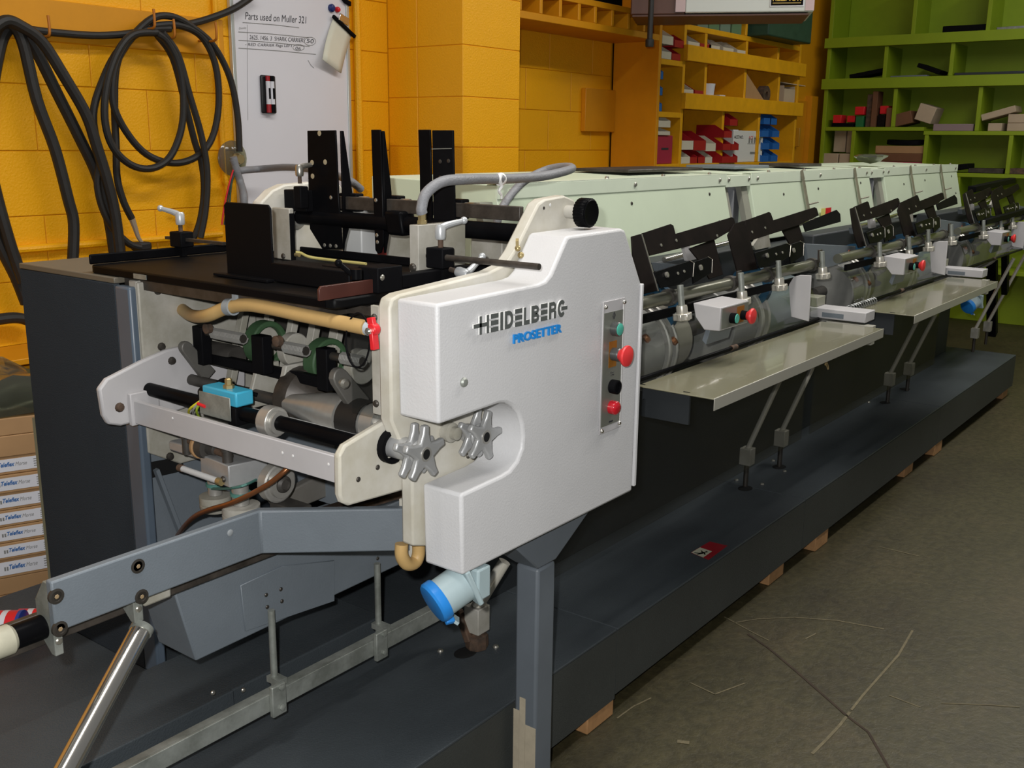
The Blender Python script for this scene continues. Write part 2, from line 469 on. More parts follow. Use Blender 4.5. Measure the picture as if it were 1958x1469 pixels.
# hook rail, conduits
HR_a, HR_b = px(0, 5, 'Y', WY-.02), px(0, 80, 'Y', WY-.02)
zt, zb = px(220, 14, 'Y', WY-.02).z, px(220, 90, 'Y', WY-.02).z
rail = one('hook_rail', MB().box(1.0, px(428, 90, 'Y', WY-.02).x, WY-.022, WY-.0005, zb, zt), YELLOWW, 'yellow painted timber rail carrying the cable hooks', 'rail', bevel=.003)
def hook(u, v, tip=.03):
    p = px(u, v, 'Y', WY-.022); mb = MB()
    a = p + V((0, .002, 0)); L = .095
    mb.tube([a, a+V((0, -L*.5, -.004)), a+V((0, -L, -.002)), a+V((0, -L-.008, .02)), a+V((0, -L-.006, tip+.02))], .0042, 8, 4)
    obj('hook', mb, mat('rusty_yellow_hook', 'b06a1a', .5), rail)
for u, v in ((62, 70), (262, 55), (300, 73), (380, 78)): hook(u, v, .035)
cx = px(424, 200, 'Y', WY-.02).x
def conduit(pts, r, lab):
    return one('conduit', MB().tube(pts, r, 10, 4), YELLOW, lab, 'conduit')
conduit([(cx, WY-.012, 3.2), (cx, WY-.012, 1.3), (cx+.012, WY-.012, 1.1), (cx+.012, WY-.012, .4)], .011, 'yellow painted vertical conduit left of the whiteboard')
cx2 = px(686, 200, 'Y', WY-.02).x
conduit([(cx2, WY-.02, 3.2), (cx2, WY-.02, 2.0), (cx2, WY-.02, .4)], .016, 'yellow painted vertical pipe right of the whiteboard')
za, zb2 = px(60, 476, 'Y', WY-.02), px(420, 448, 'Y', WY-.02)
conduit([(1.0, WY-.016, (za.z+zb2.z)/2), (1.6, WY-.016, (za.z+zb2.z)/2), (cx-.03, WY-.016, (za.z+zb2.z)/2)], .013, 'yellow painted conduit running low along the block wall')

# whiteboard
wx0, wx1 = px(447, 150, 'Y', WY-.02).x, px(671, 150, 'Y', WY-.02).x
wb = thing('whiteboard', 'tall whiteboard with handwritten parts list on the yellow block wall', 'whiteboard', ((wx0+wx1)/2, WY, .75))
obj('panel', MB().box(wx0+.012, wx1-.012, WY-.014, WY-.001, .76, 2.35), WBOARD, wb)
fr = MB()
for a, b in ((wx0, wx0+.016), (wx1-.016, wx1)): fr.box(a, b, WY-.02, WY-.001, .75, 2.36)
obj('frame', fr, FRAMEA, wb, bevel=.003)
YB = WY-.0145
def scrawl(body, u0, v0, u1, v1, hpx, m=INKG, name='handwriting', off=-.004, shear=.15):
    a, b = px(u0, v0, 'Y', YB), px(u1, v1, 'Y', YB); h = (px(u0, v0-hpx, 'Y', YB)-a).length
    text_part(name, body, a, b-a, (0, 0, 1), (b-a).length, h, m, wb, off=off, shear=shear)
def stroke(uvs, wd=.0022, m=INKG):
    mb = MB(); P = pxs(uvs, 'Y', YB-.0006)
    for a, b in zip(P, P[1:]):
        d = (b-a).normalized(); n = d.cross(V((0, 1, 0)))*wd/2
        mb.add([a-n, b-n, b+n, a+n], [(0, 1, 2, 3)])
    obj('ruled_line', mb, m, wb, smooth=False)
scrawl('Parts used on Muller 321', 469, 37, 586, 45, 14, INKB)
scrawl('Quantity', 457, 57, 471, 56, 5)
scrawl('2625. 1456. 3  SHARK CARRIERS', 477, 75, 583, 81, 8, INKB)
scrawl('50', 586, 82, 600, 83, 8, INKB)
scrawl('- RED CARRIER flags LEFT', 469, 89, 560, 92, 7, INKB)
scrawl('06', 565, 95, 575, 96, 6, INKB)
stroke([(464, 43), (520, 47), (572, 53)]); stroke([(456, 61), (520, 65), (590, 72)]); stroke([(456, 77), (520, 81), (592, 89)])
stroke([(456, 92), (530, 97), (604, 104)]); stroke([(473, 47), (473, 120), (474, 230)], .0012)
for c_, (a_, b_) in (((593, 79), (11, 8)), ((571, 91), (11, 6))):
    stroke([(c_[0]+a_*math.cos(t*.5), c_[1]+b_*math.sin(t*.5)) for t in range(14)], .0018)
stroke([(589, 115), (594, 124), (600, 130)], .0018)
# marker holder with two markers
mp = px(516, 180, 'Y', WY-.03)
hx0, hx1 = px(502, 180, 'Y', WY-.03).x, px(530, 180, 'Y', WY-.03).x
hz0, hz1 = px(516, 217, 'Y', WY-.03).z, px(516, 144, 'Y', WY-.03).z
mh = thing('marker_holder', 'black magnetic holder stuck on the whiteboard', 'holder', ((hx0+hx1)/2, WY-.03, hz0))
obj('holder_body', MB().box(hx0, hx1, WY-.026, WY-.0145, hz0, hz1), mat('black_plastic', '1d1d1f', .4), mh, bevel=.006)
for nm, mm, t in (('red', BINR, .34), ('black', BLACKP, .62)):
    x = hx0+(hx1-hx0)*t; r = (hx1-hx0)*.125
    mk = thing('marker', nm+' whiteboard marker clipped upright in the black holder', 'marker', (x, WY-.036, hz0), 'whiteboard markers')
    L = hz1-hz0; y = WY-.026-r
    obj('cap', MB().cyl((x, y, hz0+.02*L), (x, y, hz0+.24*L), r*1.05), mm, mk)
    obj('barrel', MB().cyl((x, y, hz0+.24*L), (x, y, hz0+.84*L), r), LABELW, mk)
    obj('end_plug', MB().cyl((x, y, hz0+.84*L), (x, y, hz0+.98*L), r*.95), mm, mk)
    obj('print', MB().box(x-r*.45, x+r*.45, y-r-.0008, y-r*.8, hz0+.38*L, hz0+.66*L), BLACKP, mk, smooth=False)
# magnets, clipboard paper
for u, v, m, l in ((638, 15, mat('blue_magnet', '1e2f6a', .35), 'dark blue round magnet near the whiteboard top right corner'), (649, 18, REDP, 'small red round magnet beside the blue magnet')):
    p = px(u, v, 'Y', WY-.03); r = .0155 if m is not REDP else .011
    one('magnet', MB().lathe((p.x, WY-.0145, p.z), (0, -1, 0), [(r, 0), (r, .008), (r*.7, .014), (r*.2, .016)], 16, rel=False), m, l, 'magnet')
p = px(660, 4, 'Y', WY-.03)
one('bulldog_clip', MB().prism(pxs([(655, -4), (662, -2), (672, 3), (672, 12), (662, 6)], 'Y', WY-.03), (0, .014, 0)), BLACKP, 'black clip at the top right edge of the whiteboard', 'clip', bevel=.002)
pd = thing('note_pad', 'cream paper pad hanging askew from a bulldog clip on the whiteboard', 'notepad', px(645, 100, 'Y', WY-.04))
P4 = pxs([(646, 32), (679, 62), (679, 70), (655, 141), (613, 115)], 'Y', WY-.05)
rows = []
C0, C1, C2, C3 = [px(u, v, 'Y', WY-.045) for u, v in ((645, 33), (680, 64), (654, 140), (614, 114))]
for i in range(7):
    t = i/6; rows.append([C0.lerp(C3, t).lerp(C1.lerp(C2, t), s/4) + V((0, .024-.03*t*t*(1-.5*s/4), 0)) for s in range(5)])
obj('paper', MB().sheet(rows), PAPER, pd, solid=.004)
a, b = C0+V((0, .0, 0)), C1+V((0, .0, 0))
obj('clip', MB().bar(a+V((-.008, .016, .005)), b+V((.012, .016, -.012)), .012, .014), BLACKP, pd, bevel=.003)
q = a.lerp(b, .4)+V((.012, .014, .03))
obj('clip_handle', MB().bar(a.lerp(b, .12)+V((.01, .012, .012)), a.lerp(b, .55)+V((.02, .012, .016)), .006, .03), CHROME, pd, bevel=.004)

# ------------------------------------------------------------------ cables on the wall
def cable(name, lab, runs, r, cat='cable', m=RUBBER):
    mb0 = runs[0]; root = None
    for run in runs:
        pts = [px(u, v, 'Y', y) for u, v, y in run]
        if root is None: root = one(name, MB().tube(pts, r, 10, 5), m, lab, cat)
        else: obj('cable_loop', MB().tube(pts, r, 10, 5), m, root)
    return root
Y1, Y2, Y3, Y4 = WY-.05, WY-.075, WY-.10, WY-.03
cable('power_cable', 'thick black cables hanging in long loops from the leftmost wall hook', [
    [(-14, 60, Y2), (5, 44, Y2), (25, 48, Y2), (45, 85, Y2), (70, 190, Y2), (105, 285, Y2), (130, 380, Y2), (141, 430, Y2), (138, 520, Y2), (135, 600, Y2)],
    [(-20, 200, Y1), (-5, 110, Y1), (8, 65, Y1), (30, 52, Y1), (62, 85, Y1), (110, 180, Y1), (150, 260, Y1), (185, 335, Y1), (208, 420, Y1), (222, 520, Y1), (225, 600, Y1)],
    [(-20, 60, Y3), (10, 40, Y3), (40, 50, Y3), (80, 80, Y3), (125, 150, Y3), (165, 220, Y3), (185, 280, Y3), (205, 345, Y3), (222, 420, Y3), (232, 520, Y3), (232, 600, Y3)],
    [(-20, 320, Y2), (0, 400, Y2), (22, 475, Y2), (45, 540, Y2)],
    [(-20, 420, Y1), (5, 480, Y1), (30, 530, Y1), (50, 580, Y1)],
    [(-10, 612, Y1), (20, 608, Y1), (45, 610, Y1), (70, 622, Y1)]], .0175)
cb = cable('cable_coil', 'coiled black power lead hung over the middle wall hook with bare end', [
    [(45, 55, Y1), (110, 63, Y1), (190, 68, Y1), (262, 62, Y1), (320, 50, Y1), (365, 45, Y1), (410, 32, Y1), (450, 15, Y1), (490, -12, Y1)],
    [(325, 55, Y2), (270, 60, Y2), (228, 95, Y2), (198, 150, Y2), (178, 220, Y2), (190, 300, Y2), (186, 350, Y2), (195, 395, Y2), (215, 435, Y2), (245, 465, Y2), (268, 473, Y2)],
    [(300, 62, Y3), (255, 66, Y3), (225, 100, Y3), (205, 160, Y3), (200, 225, Y3), (215, 280, Y3), (250, 315, Y3), (290, 322, Y3), (325, 300, Y3), (347, 245, Y3), (350, 180, Y3), (340, 120, Y3), (320, 80, Y3), (300, 64, Y3)],
    [(290, 50, Y2), (340, 48, Y2), (385, 70, Y2), (412, 125, Y2), (418, 200, Y2), (405, 265, Y2), (375, 300, Y2), (330, 312, Y2), (280, 295, Y2), (240, 250, Y2), (216, 195, Y2), (220, 130, Y2), (245, 80, Y2), (290, 36, Y2), (330, 32, Y2), (372, 55, Y2), (410, 90, Y2), (440, 150, Y2), (454, 220, Y2), (458, 290, Y2)],
    [(300, 66, Y1), (330, 110, Y1), (352, 190, Y1), (372, 270, Y1), (385, 310, Y1), (390, 360, Y1), (385, 410, Y1), (375, 445, Y1), (365, 460, Y1)],
    [(310, 62, Y3), (340, 105, Y3), (362, 180, Y3), (385, 260, Y3), (396, 330, Y3), (393, 400, Y3), (383, 455, Y3)],
    [(240, 75, Y1), (222, 130, Y1), (219, 200, Y1), (222, 280, Y1), (224, 340, Y1), (236, 385, Y1), (252, 418, Y1)]], .0118)
obj('bare_end', MB().tube([px(252, 418, 'Y', Y1), px(258, 435, 'Y', Y1), px(265, 455, 'Y', Y1), px(274, 466, 'Y', Y1)], lambda t: .011-.006*t, 8, 4), mat('cut_cable_end', '9a8a76', .5), cb)
obj('plug', MB().bar(px(255, 472, 'Y', Y1), px(285, 470, 'Y', Y1), .04, .03), RUBBER, cb, bevel=.008)

# ------------------------------------------------------------------ yellow parts shelves
SY = 2.876
def sx(u, v): return px(u, v, 'Y', SY).x
def sz(u, v): return px(u, v, 'Y', SY).z
sh = thing('parts_shelf', 'yellow painted timber pigeonhole shelf full of parts bins on the back wall', 'shelf', (6.0, 3.0, 0))
def sboard(name, x0, x1, z0, z1, y0=SY, y1=WY-.001, m=YELLOWE):
    return obj(name, MB().box(x0, x1, y0, y1, z0, z1), m, sh, bevel=.002, seg=1, smooth=False)
TH = .028
XL, XR = 5.048, sx(1530, 140)
x2 = sx(1305, 200)
sboard('side_panel', XL, XL+TH, .1, 2.25, m=YELLOWW)
sboard('side_panel', XR-TH, XR, .1, 2.25)
sboard('back_panel', XL, XR, .1, 2.25, WY-.012, WY-.001, YELLOWW)
zA = sz(1370, 57)                               # board over the first bin row
zF1b, zF1t = sz(1420, 132), sz(1420, 104); zF2b, zF2t = sz(1420, 216), sz(1420, 188); zC = sz(1400, 311)
sboard('divider', x2-TH/2, x2+TH/2, .1, 2.25)
for u, v in ((1275, 113), (1275, 214), (1270, 314)): z = sz(u, v); sboard('shelf_board', XL+TH, x2-TH/2, z-.03, z)
for z in (zA, zC, .75): sboard('shelf_board', x2+TH/2, XR-TH, z-.03, z)
zS1, zS2 = zF1t-.022, zF2t-.022
for z in (zS1, zS2): sboard('shelf_board', x2+TH/2, XR-TH, z-.03, z)
for zb_, zt_ in ((zF1b, zF1t), (zF2b, zF2t)): sboard('fascia_board', x2-.02, XR+.03, zb_, zt_, SY-.03, SY-.001)
for u in (1350, 1429, 1490): x = sx(u, 90); sboard('divider', x-TH/2, x+TH/2, zS1+.001, zA-.031)
for u in (1349, 1425, 1490): x = sx(u, 160); sboard('divider', x-TH/2, x+TH/2, zS2+.001, zS1-.031)
for u in (1382, 1451): x = sx(u, 250); sboard('divider', x-TH/2, x+TH/2, zC+.001, zS2-.031)
for u in (1379, 1447): x = sx(u, 320); sboard('divider', x-TH/2, x+TH/2, .751, zC-.031)
x = sx(1429, 40); sboard('divider', x-TH/2, x+TH/2, zA+.001, 2.25)
# overhead pigeonholes between pilaster and shelf
oc = thing('overhead_pigeonholes', 'row of yellow pigeonholes running over the bare wall bay', 'shelf', (4.4, 3.0, 1.82))
zO = sz(1120, 48)
def oboard(name, x0, x1, z0, z1, y0=SY, y1=WY-.001): return obj(name, MB().box(x0, x1, y0, y1, z0, z1), YELLOWW, oc, bevel=.002, seg=1, smooth=False)
oboard('shelf_board', 3.651, XL-.001, zO-.016, zO+.016)
zO2 = sz(1140, 8)
oboard('shelf_board', 3.651, XL-.001, zO2-.012, zO2+.016)
oboard('back_panel', 3.651, XL-.001, zO+.017, zO2-.013, WY-.012)
for u in (995, 1035, 1072, 1108, 1139, 1172, 1203, 1233):
    x = sx(u, 40); oboard('divider', x-.011, x+.011, zO+.0165, zO2-.0125)
one('wire_rack', MB().box(sx(1142, 5), sx(1200, 8), SY+.03, SY+.2, zO2+.017, zO2+.10), BLACKP, 'black rack lying on top of the overhead pigeonholes', 'rack', bevel=.004)
# noticeboard flap
pn = one('plywood_panel', MB().box(px(1117, 200, 'Y', WY-.02).x, XL-.001, WY-.03, WY-.001, px(1140, 252, 'Y', WY-.02).z, px(1140, 170, 'Y', WY-.02).z), YELLOWW, 'yellow painted square panel fixed to the wall bay', 'panel', bevel=.003)

# bins: open fronted stacking bins
def bin_mesh(w=.105, d=.19, h=.075):
    mb = MB(); t = .004
    mb.prism([(0, 0, 0), (0, d, 0), (0, d, h), (0, d*.35, h), (0, 0, h*.5)], (t, 0, 0))
    mb.prism([(w-t, 0, 0), (w-t, d, 0), (w-t, d, h), (w-t, d*.35, h), (w-t, 0, h*.5)], (t, 0, 0))
    mb.box(t, w-t, 0, d, 0, t); mb.box(t, w-t, 0, t, t, h*.5); mb.box(t, w-t, d-t, d, t, h)
    return mb
def parts_bin(m, x, y, z, lab, s=1.0, rz=0.0, h=.075, w=.105):
    mb = bin_mesh(w*s, .19*s, h*s); c, q = math.cos(rz), math.sin(rz)
    mb.v = [(x+a*c-b*q, y+a*q+b*c, z+e) for a, b, e in mb.v]
    o = one('parts_bin', mb, m, lab, 'bin', 'open fronted parts bins on the yellow shelves', smooth=False)
    return o
def onshelf(m, u, zsh, lab, dz=0, dy=.0, s=1.0, h=.075, w=.105, rz=0):
    x = max(sx(u, 150), XL+TH+.003); return parts_bin(m, x, SY+dy, zsh+dz+.0005, lab, s, rz, h, w)
c1 = sz(1275, 113); c3 = sz(1270, 314)
onshelf(BINW, 1262, c1, 'white bin at the bottom of the stack in the narrow top left pigeonhole', s=1.0)
onshelf(BINR, 1283, c1, 'red bin at the bottom of the stack in the narrow top left pigeonhole', s=.9)
onshelf(BINW, 1262, c1, 'white bin topmost in the narrow top left pigeonhole', dz=.076, s=1.15)
onshelf(BINR, 1287, c1, 'red bin topmost beside a white bin in the narrow top left pigeonhole', dz=.069, s=1.0)
zf = zS1
for u, m, l in ((1314, BINW, 'white bin leftmost behind the upper fascia board'), (1337, BINR, 'single red bin behind the upper fascia board'), (1354, BINW, 'white bin just right of the red bin behind the upper fascia'), (1381, BINW, 'white bin second from the right end behind the upper fascia'), (1408, BINW, 'white bin at the right end of the row behind the upper fascia')):
    onshelf(m, u, zf, l, dz=.0, dy=.004, s=1.2, h=.075, w=.115)
zf = zS2
for u, m, l in ((1308, BINW, 'white bin behind the lower fascia board'), (1331, BINR, 'red bin behind the lower fascia board beside a white cup')):
    onshelf(m, u, zf, l, dy=.004, s=1.15, h=.075, w=.11)
for k in range(3):
    onshelf(BINB, 1257.0, sz(1270, 213), ('lowest', 'middle', 'topmost')[k]+' of three blue bins stacked in the left pigeonhole', dz=.085*k, s=1.0, h=.08, w=.06, dy=.02)
zc3 = sz(1270, 314)
zbt = sz(1270, 259)
bk = one('binder', MB().box(sx(1258, 300), sx(1288, 300), SY+.01, SY+.20, zc3+.001, zbt), MAROON, 'maroon ring binder upright at the bottom left of the yellow shelf', 'binder', bevel=.004)
obj('spine_label', MB().box(sx(1267, 300), sx(1280, 300), SY+.008, SY+.0098, zc3+.5*(zbt-zc3), zc3+.57*(zbt-zc3)), INKB, bk, smooth=False)
onshelf(BINW, 1254, zc3, 'white tray bin lying on top of the maroon binder', dz=zbt-zc3+.001, s=1.0, h=.04, w=.13)
onshelf(BINW, 1254, zc3, 'white bin topmost over the maroon binder', dz=zbt-zc3+.043, s=1.0, h=.07, w=.13)
for u, m, dz, l, s in ((1310, BINW, 0, 'white bin under the leaning bin in the lower pigeonhole', 1.0), (1310, BINW, .078, 'large white bin with papers in the lower pigeonhole', 1.35), (1327, BINR, 0, 'left red bin of the lower pair in the middle pigeonhole', .95), (1341, BINR, 0, 'right red bin of the lower pair in the middle pigeonhole', .95), (1332, BINR, .074, 'large red bin on top of two red bins', 1.5), (1356, BINW, 0, 'white bin at the right bottom of the middle pigeonhole', .9), (1357, BINW, .07, 'white bin upper right beside the large red bin', 1.2)):
    onshelf(m, u, zC, l, dz=dz, s=s)
for k, (u, dz, l) in enumerate(((1384, 0, 'lowest left'), (1399, 0, 'lowest right'), (1384, .075, 'middle left'), (1400, .075, 'middle right'), (1385, .15, 'topmost left'), (1395, .222, 'very top'))):
    onshelf(BINR, u, zC, l+' of the red bins heaped before the white carton', dz=dz, s=1.0, dy=-.02-.012*k*0)
for k, (u, dz, l, m) in enumerate(((1466, 0, 'bottom left', BINB), (1484, 0, 'bottom right', BINB), (1466, .08, 'second row left', BINB), (1486, .08, 'second row right', BINB), (1463, .16, 'third row left', BINB), (1484, .16, 'third row right', BINB), (1466, .24, 'top left', BINB), (1478, .24, 'top right', BINB))):
    onshelf(m, u, zC, l+' of the blue bins heaped right of the white carton', dz=dz, s=1.05)
# hardware carton
bx0, bx1 = sx(1404, 300), sx(1460, 300)
ac = thing('hardware_carton', 'white printed hardware carton between the red and blue bins', 'carton', ((bx0+bx1)/2, SY, zC))
hz = sz(1430, 250)
obj('carton_body', MB().box(bx0, bx1, SY+.012, SY+.25, zC+.001, hz), mat('white_carton_board', 'cfcfca', .6), ac, bevel=.003)
fl = MB(); fl.box(bx0, bx0+.08, SY+.02, SY+.2, hz, hz+.004); obj('flap', fl, LABELW, ac)
yy = SY+.0115
def ctext(b, u0, u1, z, h, m): text_part('print', b, (sx(u0, 280), yy, z), (1, 0, 0), (0, 0, 1), sx(u1, 280)-sx(u0, 280), h, m, ac, lift=.0005, off=.01)
ctext('ACE', 1434, 1442, hz-.055, .024, REDP); ctext('Hardware', 1444, 1458, hz-.055, .02, INKB)
ctext('ACE NO.', 1406, 1424, hz-.05, .02, INKB)
pr = MB(); pr.box(sx(1432, 280), sx(1459, 280), yy-.0006, yy, hz-.082, hz-.079)
for k in range(5): x = sx(1434+5*k, 280); pr.box(x, x+.022, yy-.0006, yy, zC+.12, zC+.15)
pr.box(sx(1438, 280), sx(1454, 280), yy-.0006, yy, zC+.05, zC+.065)
obj('printed_marks', pr, INKG, ac, smooth=False)
# further shelf things
cpz = zS2+.0006
one('paper_cup', MB().lathe((sx(1357, 170), SY+.02, cpz+.002), (0, 0, 1), [(.04, 0), (.05, .085)], 16, rel=False), LABELW, 'white cup with a mark behind the lower fascia', 'cup')
one('small_box', MB().box(sx(1376, 180), sx(1387, 180), SY, SY+.06, cpz+.001, cpz+.03), LABELW, 'small white box right of the cup behind the lower fascia', 'box')
one('carton', MB().prism([(sx(1426, 180), SY+.0, cpz), (sx(1462, 180), SY+.0, cpz), (sx(1462, 180), SY, cpz+.02), (sx(1426, 180), SY, cpz+.17)], (0, .16, 0)), CARD, 'torn brown carton with a slanting top in the third pigeonhole', 'carton')
one('tape_roll', MB().ring((sx(1472, 180), SY+.02, cpz+.06), (0, 1, 0), .02, .055, .05), RUST, 'brown roll standing right of the torn carton', 'roll')
ob = thing('open_carton', 'small open brown carton in the right end pigeonhole', 'carton', (sx(1508, 190), SY, cpz))
obx0, obx1 = sx(1492, 190), sx(1522, 190)
obj('carton_body', MB().box(obx0+.08, obx1, SY+.01, SY+.014, cpz, cpz+.11).box(obx0+.08, obx0+.084, SY+.014, SY+.2, cpz, cpz+.13).box(obx1-.004, obx1, SY+.014, SY+.2, cpz, cpz+.13).box(obx0+.084, obx1-.004, SY+.014, SY+.2, cpz, cpz+.004), CARDB, ob)
obj('flap', MB().hull([(obx0+.1, SY+.05, cpz+.15), (obx1+.1, SY-.02, cpz+.135), (obx1+.1, SY+.1, cpz+.135), (obx0+.1, SY+.15, cpz+.15)], [(obx0+.1, SY+.05, cpz+.155), (obx1+.1, SY-.02, cpz+.14), (obx1+.1, SY+.1, cpz+.14), (obx0+.1, SY+.15, cpz+.155)]), CARDB, ob)
for k in range(4):
    x = sx(1340+22*k, 50); one('box_file', MB().box(x, x+.13, SY+.02, SY+.24, zA+.001, zA+.22), FILEG if k % 2 else mat('grey_green_board', '6c8070', .6), ('leftmost', 'second', 'third', 'rightmost')[k]+' of the green box files on the upper shelf', 'box file', 'green box files', bevel=.003)
tbx0 = sx(1433, 55)
tb = thing('toolbox', 'dark green metal toolbox jutting out of the upper right shelf', 'toolbox', (tbx0+.35, SY-.1, zA))
obj('box_body', MB().box(tbx0+.02, tbx0+.70, SY-.12, SY+.2, zA+.001, zA+.25), DKGREEN, tb, bevel=.01)
obj('lid', MB().box(tbx0+.015, tbx0+.705, SY-.125, SY+.205, zA+.251, zA+.31), DKGREEN, tb, bevel=.015)
for k in range(3): x = tbx0+.25+.16*k; obj('latch', MB().box(x, x+.025, SY-.135, SY-.12, zA+.19, zA+.28), BRASS, tb, bevel=.003)

# ------------------------------------------------------------------ lime shelves on the far wall
GX = 7.95
def gy(u, v): return px(u, v, 'X', GX).y
def gz(u, v): return px(u, v, 'X', GX).z
gs = thing('lime_shelf', 'tall lime green timber shelf unit across the far wall', 'shelf', (GX, 2.2, 0))
def gboard(name, y0, y1, z0, z1, x0=GX, x1=8.299): return obj(name, MB().box(x0, x1, y0, y1, z0, z1), GREENW, gs, bevel=.002, seg=1, smooth=False)
GYL, GYR = gy(1578, 150), gy(2060, 150)
def at(u): return gy(u, 150)
gboard('side_panel', GYL-.03, GYL, 0, 2.5); gboard('back_panel', GYR, GYL-.031, 0, 2.5, 8.285)
zs = {}
for k, (a, b) in {'f1': (73, 92), 'f2': (151, 171)}.items():
    zt_, zb_ = gz(1600, a), gz(1600, b); zs[k] = zt_
    gboard('fascia_board', GYR, GYL+.02, zb_, zt_, GX-.02, GX); gboard('shelf_board', GYR, GYL-.031, zt_-.03, zt_-.002, GX+.001)
zs['b3'] = gz(1650, 243); zs['b3r'] = gz(1870, 251); zs['b4'] = gz(1600, 314); zs['b4r'] = gz(1880, 332)
ym = at(1776)
gboard('shelf_board', ym, GYL-.031, zs['b3']-.028, zs['b3']); gboard('shelf_board', GYR, ym-.001, zs['b3r']-.028, zs['b3r'])
gboard('shelf_board', ym, GYL-.031, zs['b4']-.028, zs['b4']); gboard('shelf_board', GYR, ym-.001, zs['b4r']-.028, zs['b4r'])
gboard('shelf_board', GYR, GYL-.031, .78, .81); gboard('shelf_board', GYR, GYL-.031, .4, .43)
def gdiv(u, z0, z1): y = at(u); gboard('divider', y-.014, y+.014, z0, z1)
for u in (1737, 1878): gdiv(u, zs['f1'], 2.5)
for u in (1690, 1816): gdiv(u, zs['f2'], gz(1600, 92)-.001)
for u in (1715, 1878): gdiv(u, (zs['b3'] if u < 1776 else zs['b3r'])+.001, gz(1600, 171)-.001)
for u, z0, z1 in ((1641, zs['b4'], zs['b3']), (1783, zs['b4r'], zs['b3r']), (1947, zs['b4r'], zs['b3r'])): gdiv(u, z0+.001, z1-.029)
for u in (1700, 1853): gdiv(u, .811, (zs['b4'] if u < 1776 else zs['b4r'])-.029)
def gbox(u0, u1, v0, z, h, m, lab, cat='box', name='carton', d=.2, dx=.02, rz=0, bevel=.004, group=None, tilt=0):
    y0, y1 = at(u0), at(u1); mb = MB().box(GX+dx, GX+dx+d, y0, y1, 0, h); c = V((GX+dx, (y0+y1)/2, 0))
    if tilt: mb.v = [(p[0], c.y+(p[1]-c.y)*math.cos(tilt)-p[2]*math.sin(tilt), abs((y1-y0)/2*math.sin(tilt))+(p[1]-c.y)*math.sin(tilt)+p[2]*math.cos(tilt)) for p in mb.v]
    mb.v = [(p[0], p[1], p[2]+z+.0006) for p in mb.v]
    return one(name, mb, m, lab, cat, group, bevel=bevel)
z = zs['f1']
gbox(1791, 1873, 0, z, .045, BLACKP, 'long black bar lying on the top lime shelf', 'bar', 'black_bar')
gbox(1893, 1950, 0, z, .02, GALV, 'flat grey strip on the top lime shelf at the right', 'strip', 'metal_strip')
z = zs['f2']
gbox(1622, 1693, 0, z, .03, BLACKP, 'black tapered plate propped on the second lime shelf', 'plate', 'black_plate', tilt=-.16)
gbox(1700, 1770, 0, z, .012, SLATE, 'flat blue grey plate on the second lime shelf', 'plate', 'grey_plate')
gbox(1745, 1792, 0, z+.012, .03, BLACKP, 'dark bent plate leaning on the second lime shelf', 'plate', 'bent_plate', tilt=.35, dx=.05)
gbox(1822, 1960, 0, z, .02, mat('dark_blue_steel', '30363c', .35), 'long flat dark sheet on the second lime shelf', 'sheet', 'steel_sheet')
z = zs['b3']
for i, (u0, u1, h, m, dz, l) in enumerate(((1597, 1613, .06, REDP, .03, 'small red and white box leftmost on the jumbled lime shelf'), (1594, 1636, .03, BLACKP, 0, 'flat black tray under the jumble on the lime shelf'), (1622, 1637, .05, REDP, .035, 'red tin second from the left on the jumbled lime shelf'), (1638, 1656, .06, REDP, .09, 'red box raised at the centre of the jumble'), (1640, 1655, .08, mat('green_carton', '1f6a3c', .5), 0, 'green box low in the centre of the jumble'), (1658, 1669, .24, RUST, 0, 'tall rusty metal piece standing in the jumble'), (1670, 1680, .26, CARDD, 0, 'tall brown carton standing behind the jumble'), (1682, 1696, .09, BROWNP, 0, 'dark box low at the right of the jumble'), (1684, 1700, .06, REDP, .095, 'red topped box over the dark box in the jumble'), (1699, 1710, .14, CARDD, 0, 'brown box beside the divider at the right of the jumble'))):
    gbox(u0, u1, 0, z+dz, h, m, l, 'box', 'small_box', dx=.02+.012*(i % 3), d=.12, bevel=.003)
gbox(1718, 1752, 0, z, .09, CARDD, 'dark brown carton leaning in the middle of the third lime shelf', tilt=-.25)
ocx = gbox(1752, 1786, 0, zs['b3']+.02, .12, CARDB, 'open beige carton tilted against the brown carton', tilt=.3, dx=.03)
gbox(1792, 1870, 0, zs['b3r'], .05, mat('mauve_board', '8d7a7c', .6), 'flat stack of mauve boards on the third lime shelf', 'boards', 'board_stack')
gbox(1898, 1925, 0, zs['b3r'], .055, CARDB, 'short beige carton under the slanted one on the right', 'carton')
gbox(1935, 1990, 0, zs['b3r'], .055, CARDB, 'long beige carton lowest at the right edge of the lime shelf', 'carton')
gbox(1935, 1990, 0, zs['b3r']+.056, .06, CARDB, 'long beige carton stacked second at the right edge', 'carton')
gbox(1883, 1950, 0, zs['b3r']+.07, .045, CARDB, 'beige carton lying aslant across two others', 'carton', tilt=-.28, dx=.03)
z = zs['b4']
gbox(1595, 1618, 0, z+.09, .19, CARDB, 'tall beige carton at the back left of the lime cubby', dx=.1, d=.15)
gbox(1620, 1638, 0, z+.085, .19, CARDB, 'tall beige carton beside its twin, back right of the lime cubby', dx=.1, d=.15)
gbox(1582, 1613, 0, z, .08, CARDB, 'low beige carton in front, left of the lime cubby', dx=.02, d=.22)
gbox(1615, 1636, 0, z, .08, CARDB, 'low beige carton in front, right of the lime cubby', dx=.02, d=.22)
gbox(1688, 1779, 0, z, .025, MAROON, 'flat reddish folder under the brown stack', 'folder', 'folder')
gbox(1686, 1778, 0, z+.026, .06, CARDD, 'lower of two brown cartons stacked on the lime shelf', 'carton')
gbox(1684, 1779, 0, z+.087, .055, CARD, 'upper of two brown cartons with a black coil on top', 'carton')
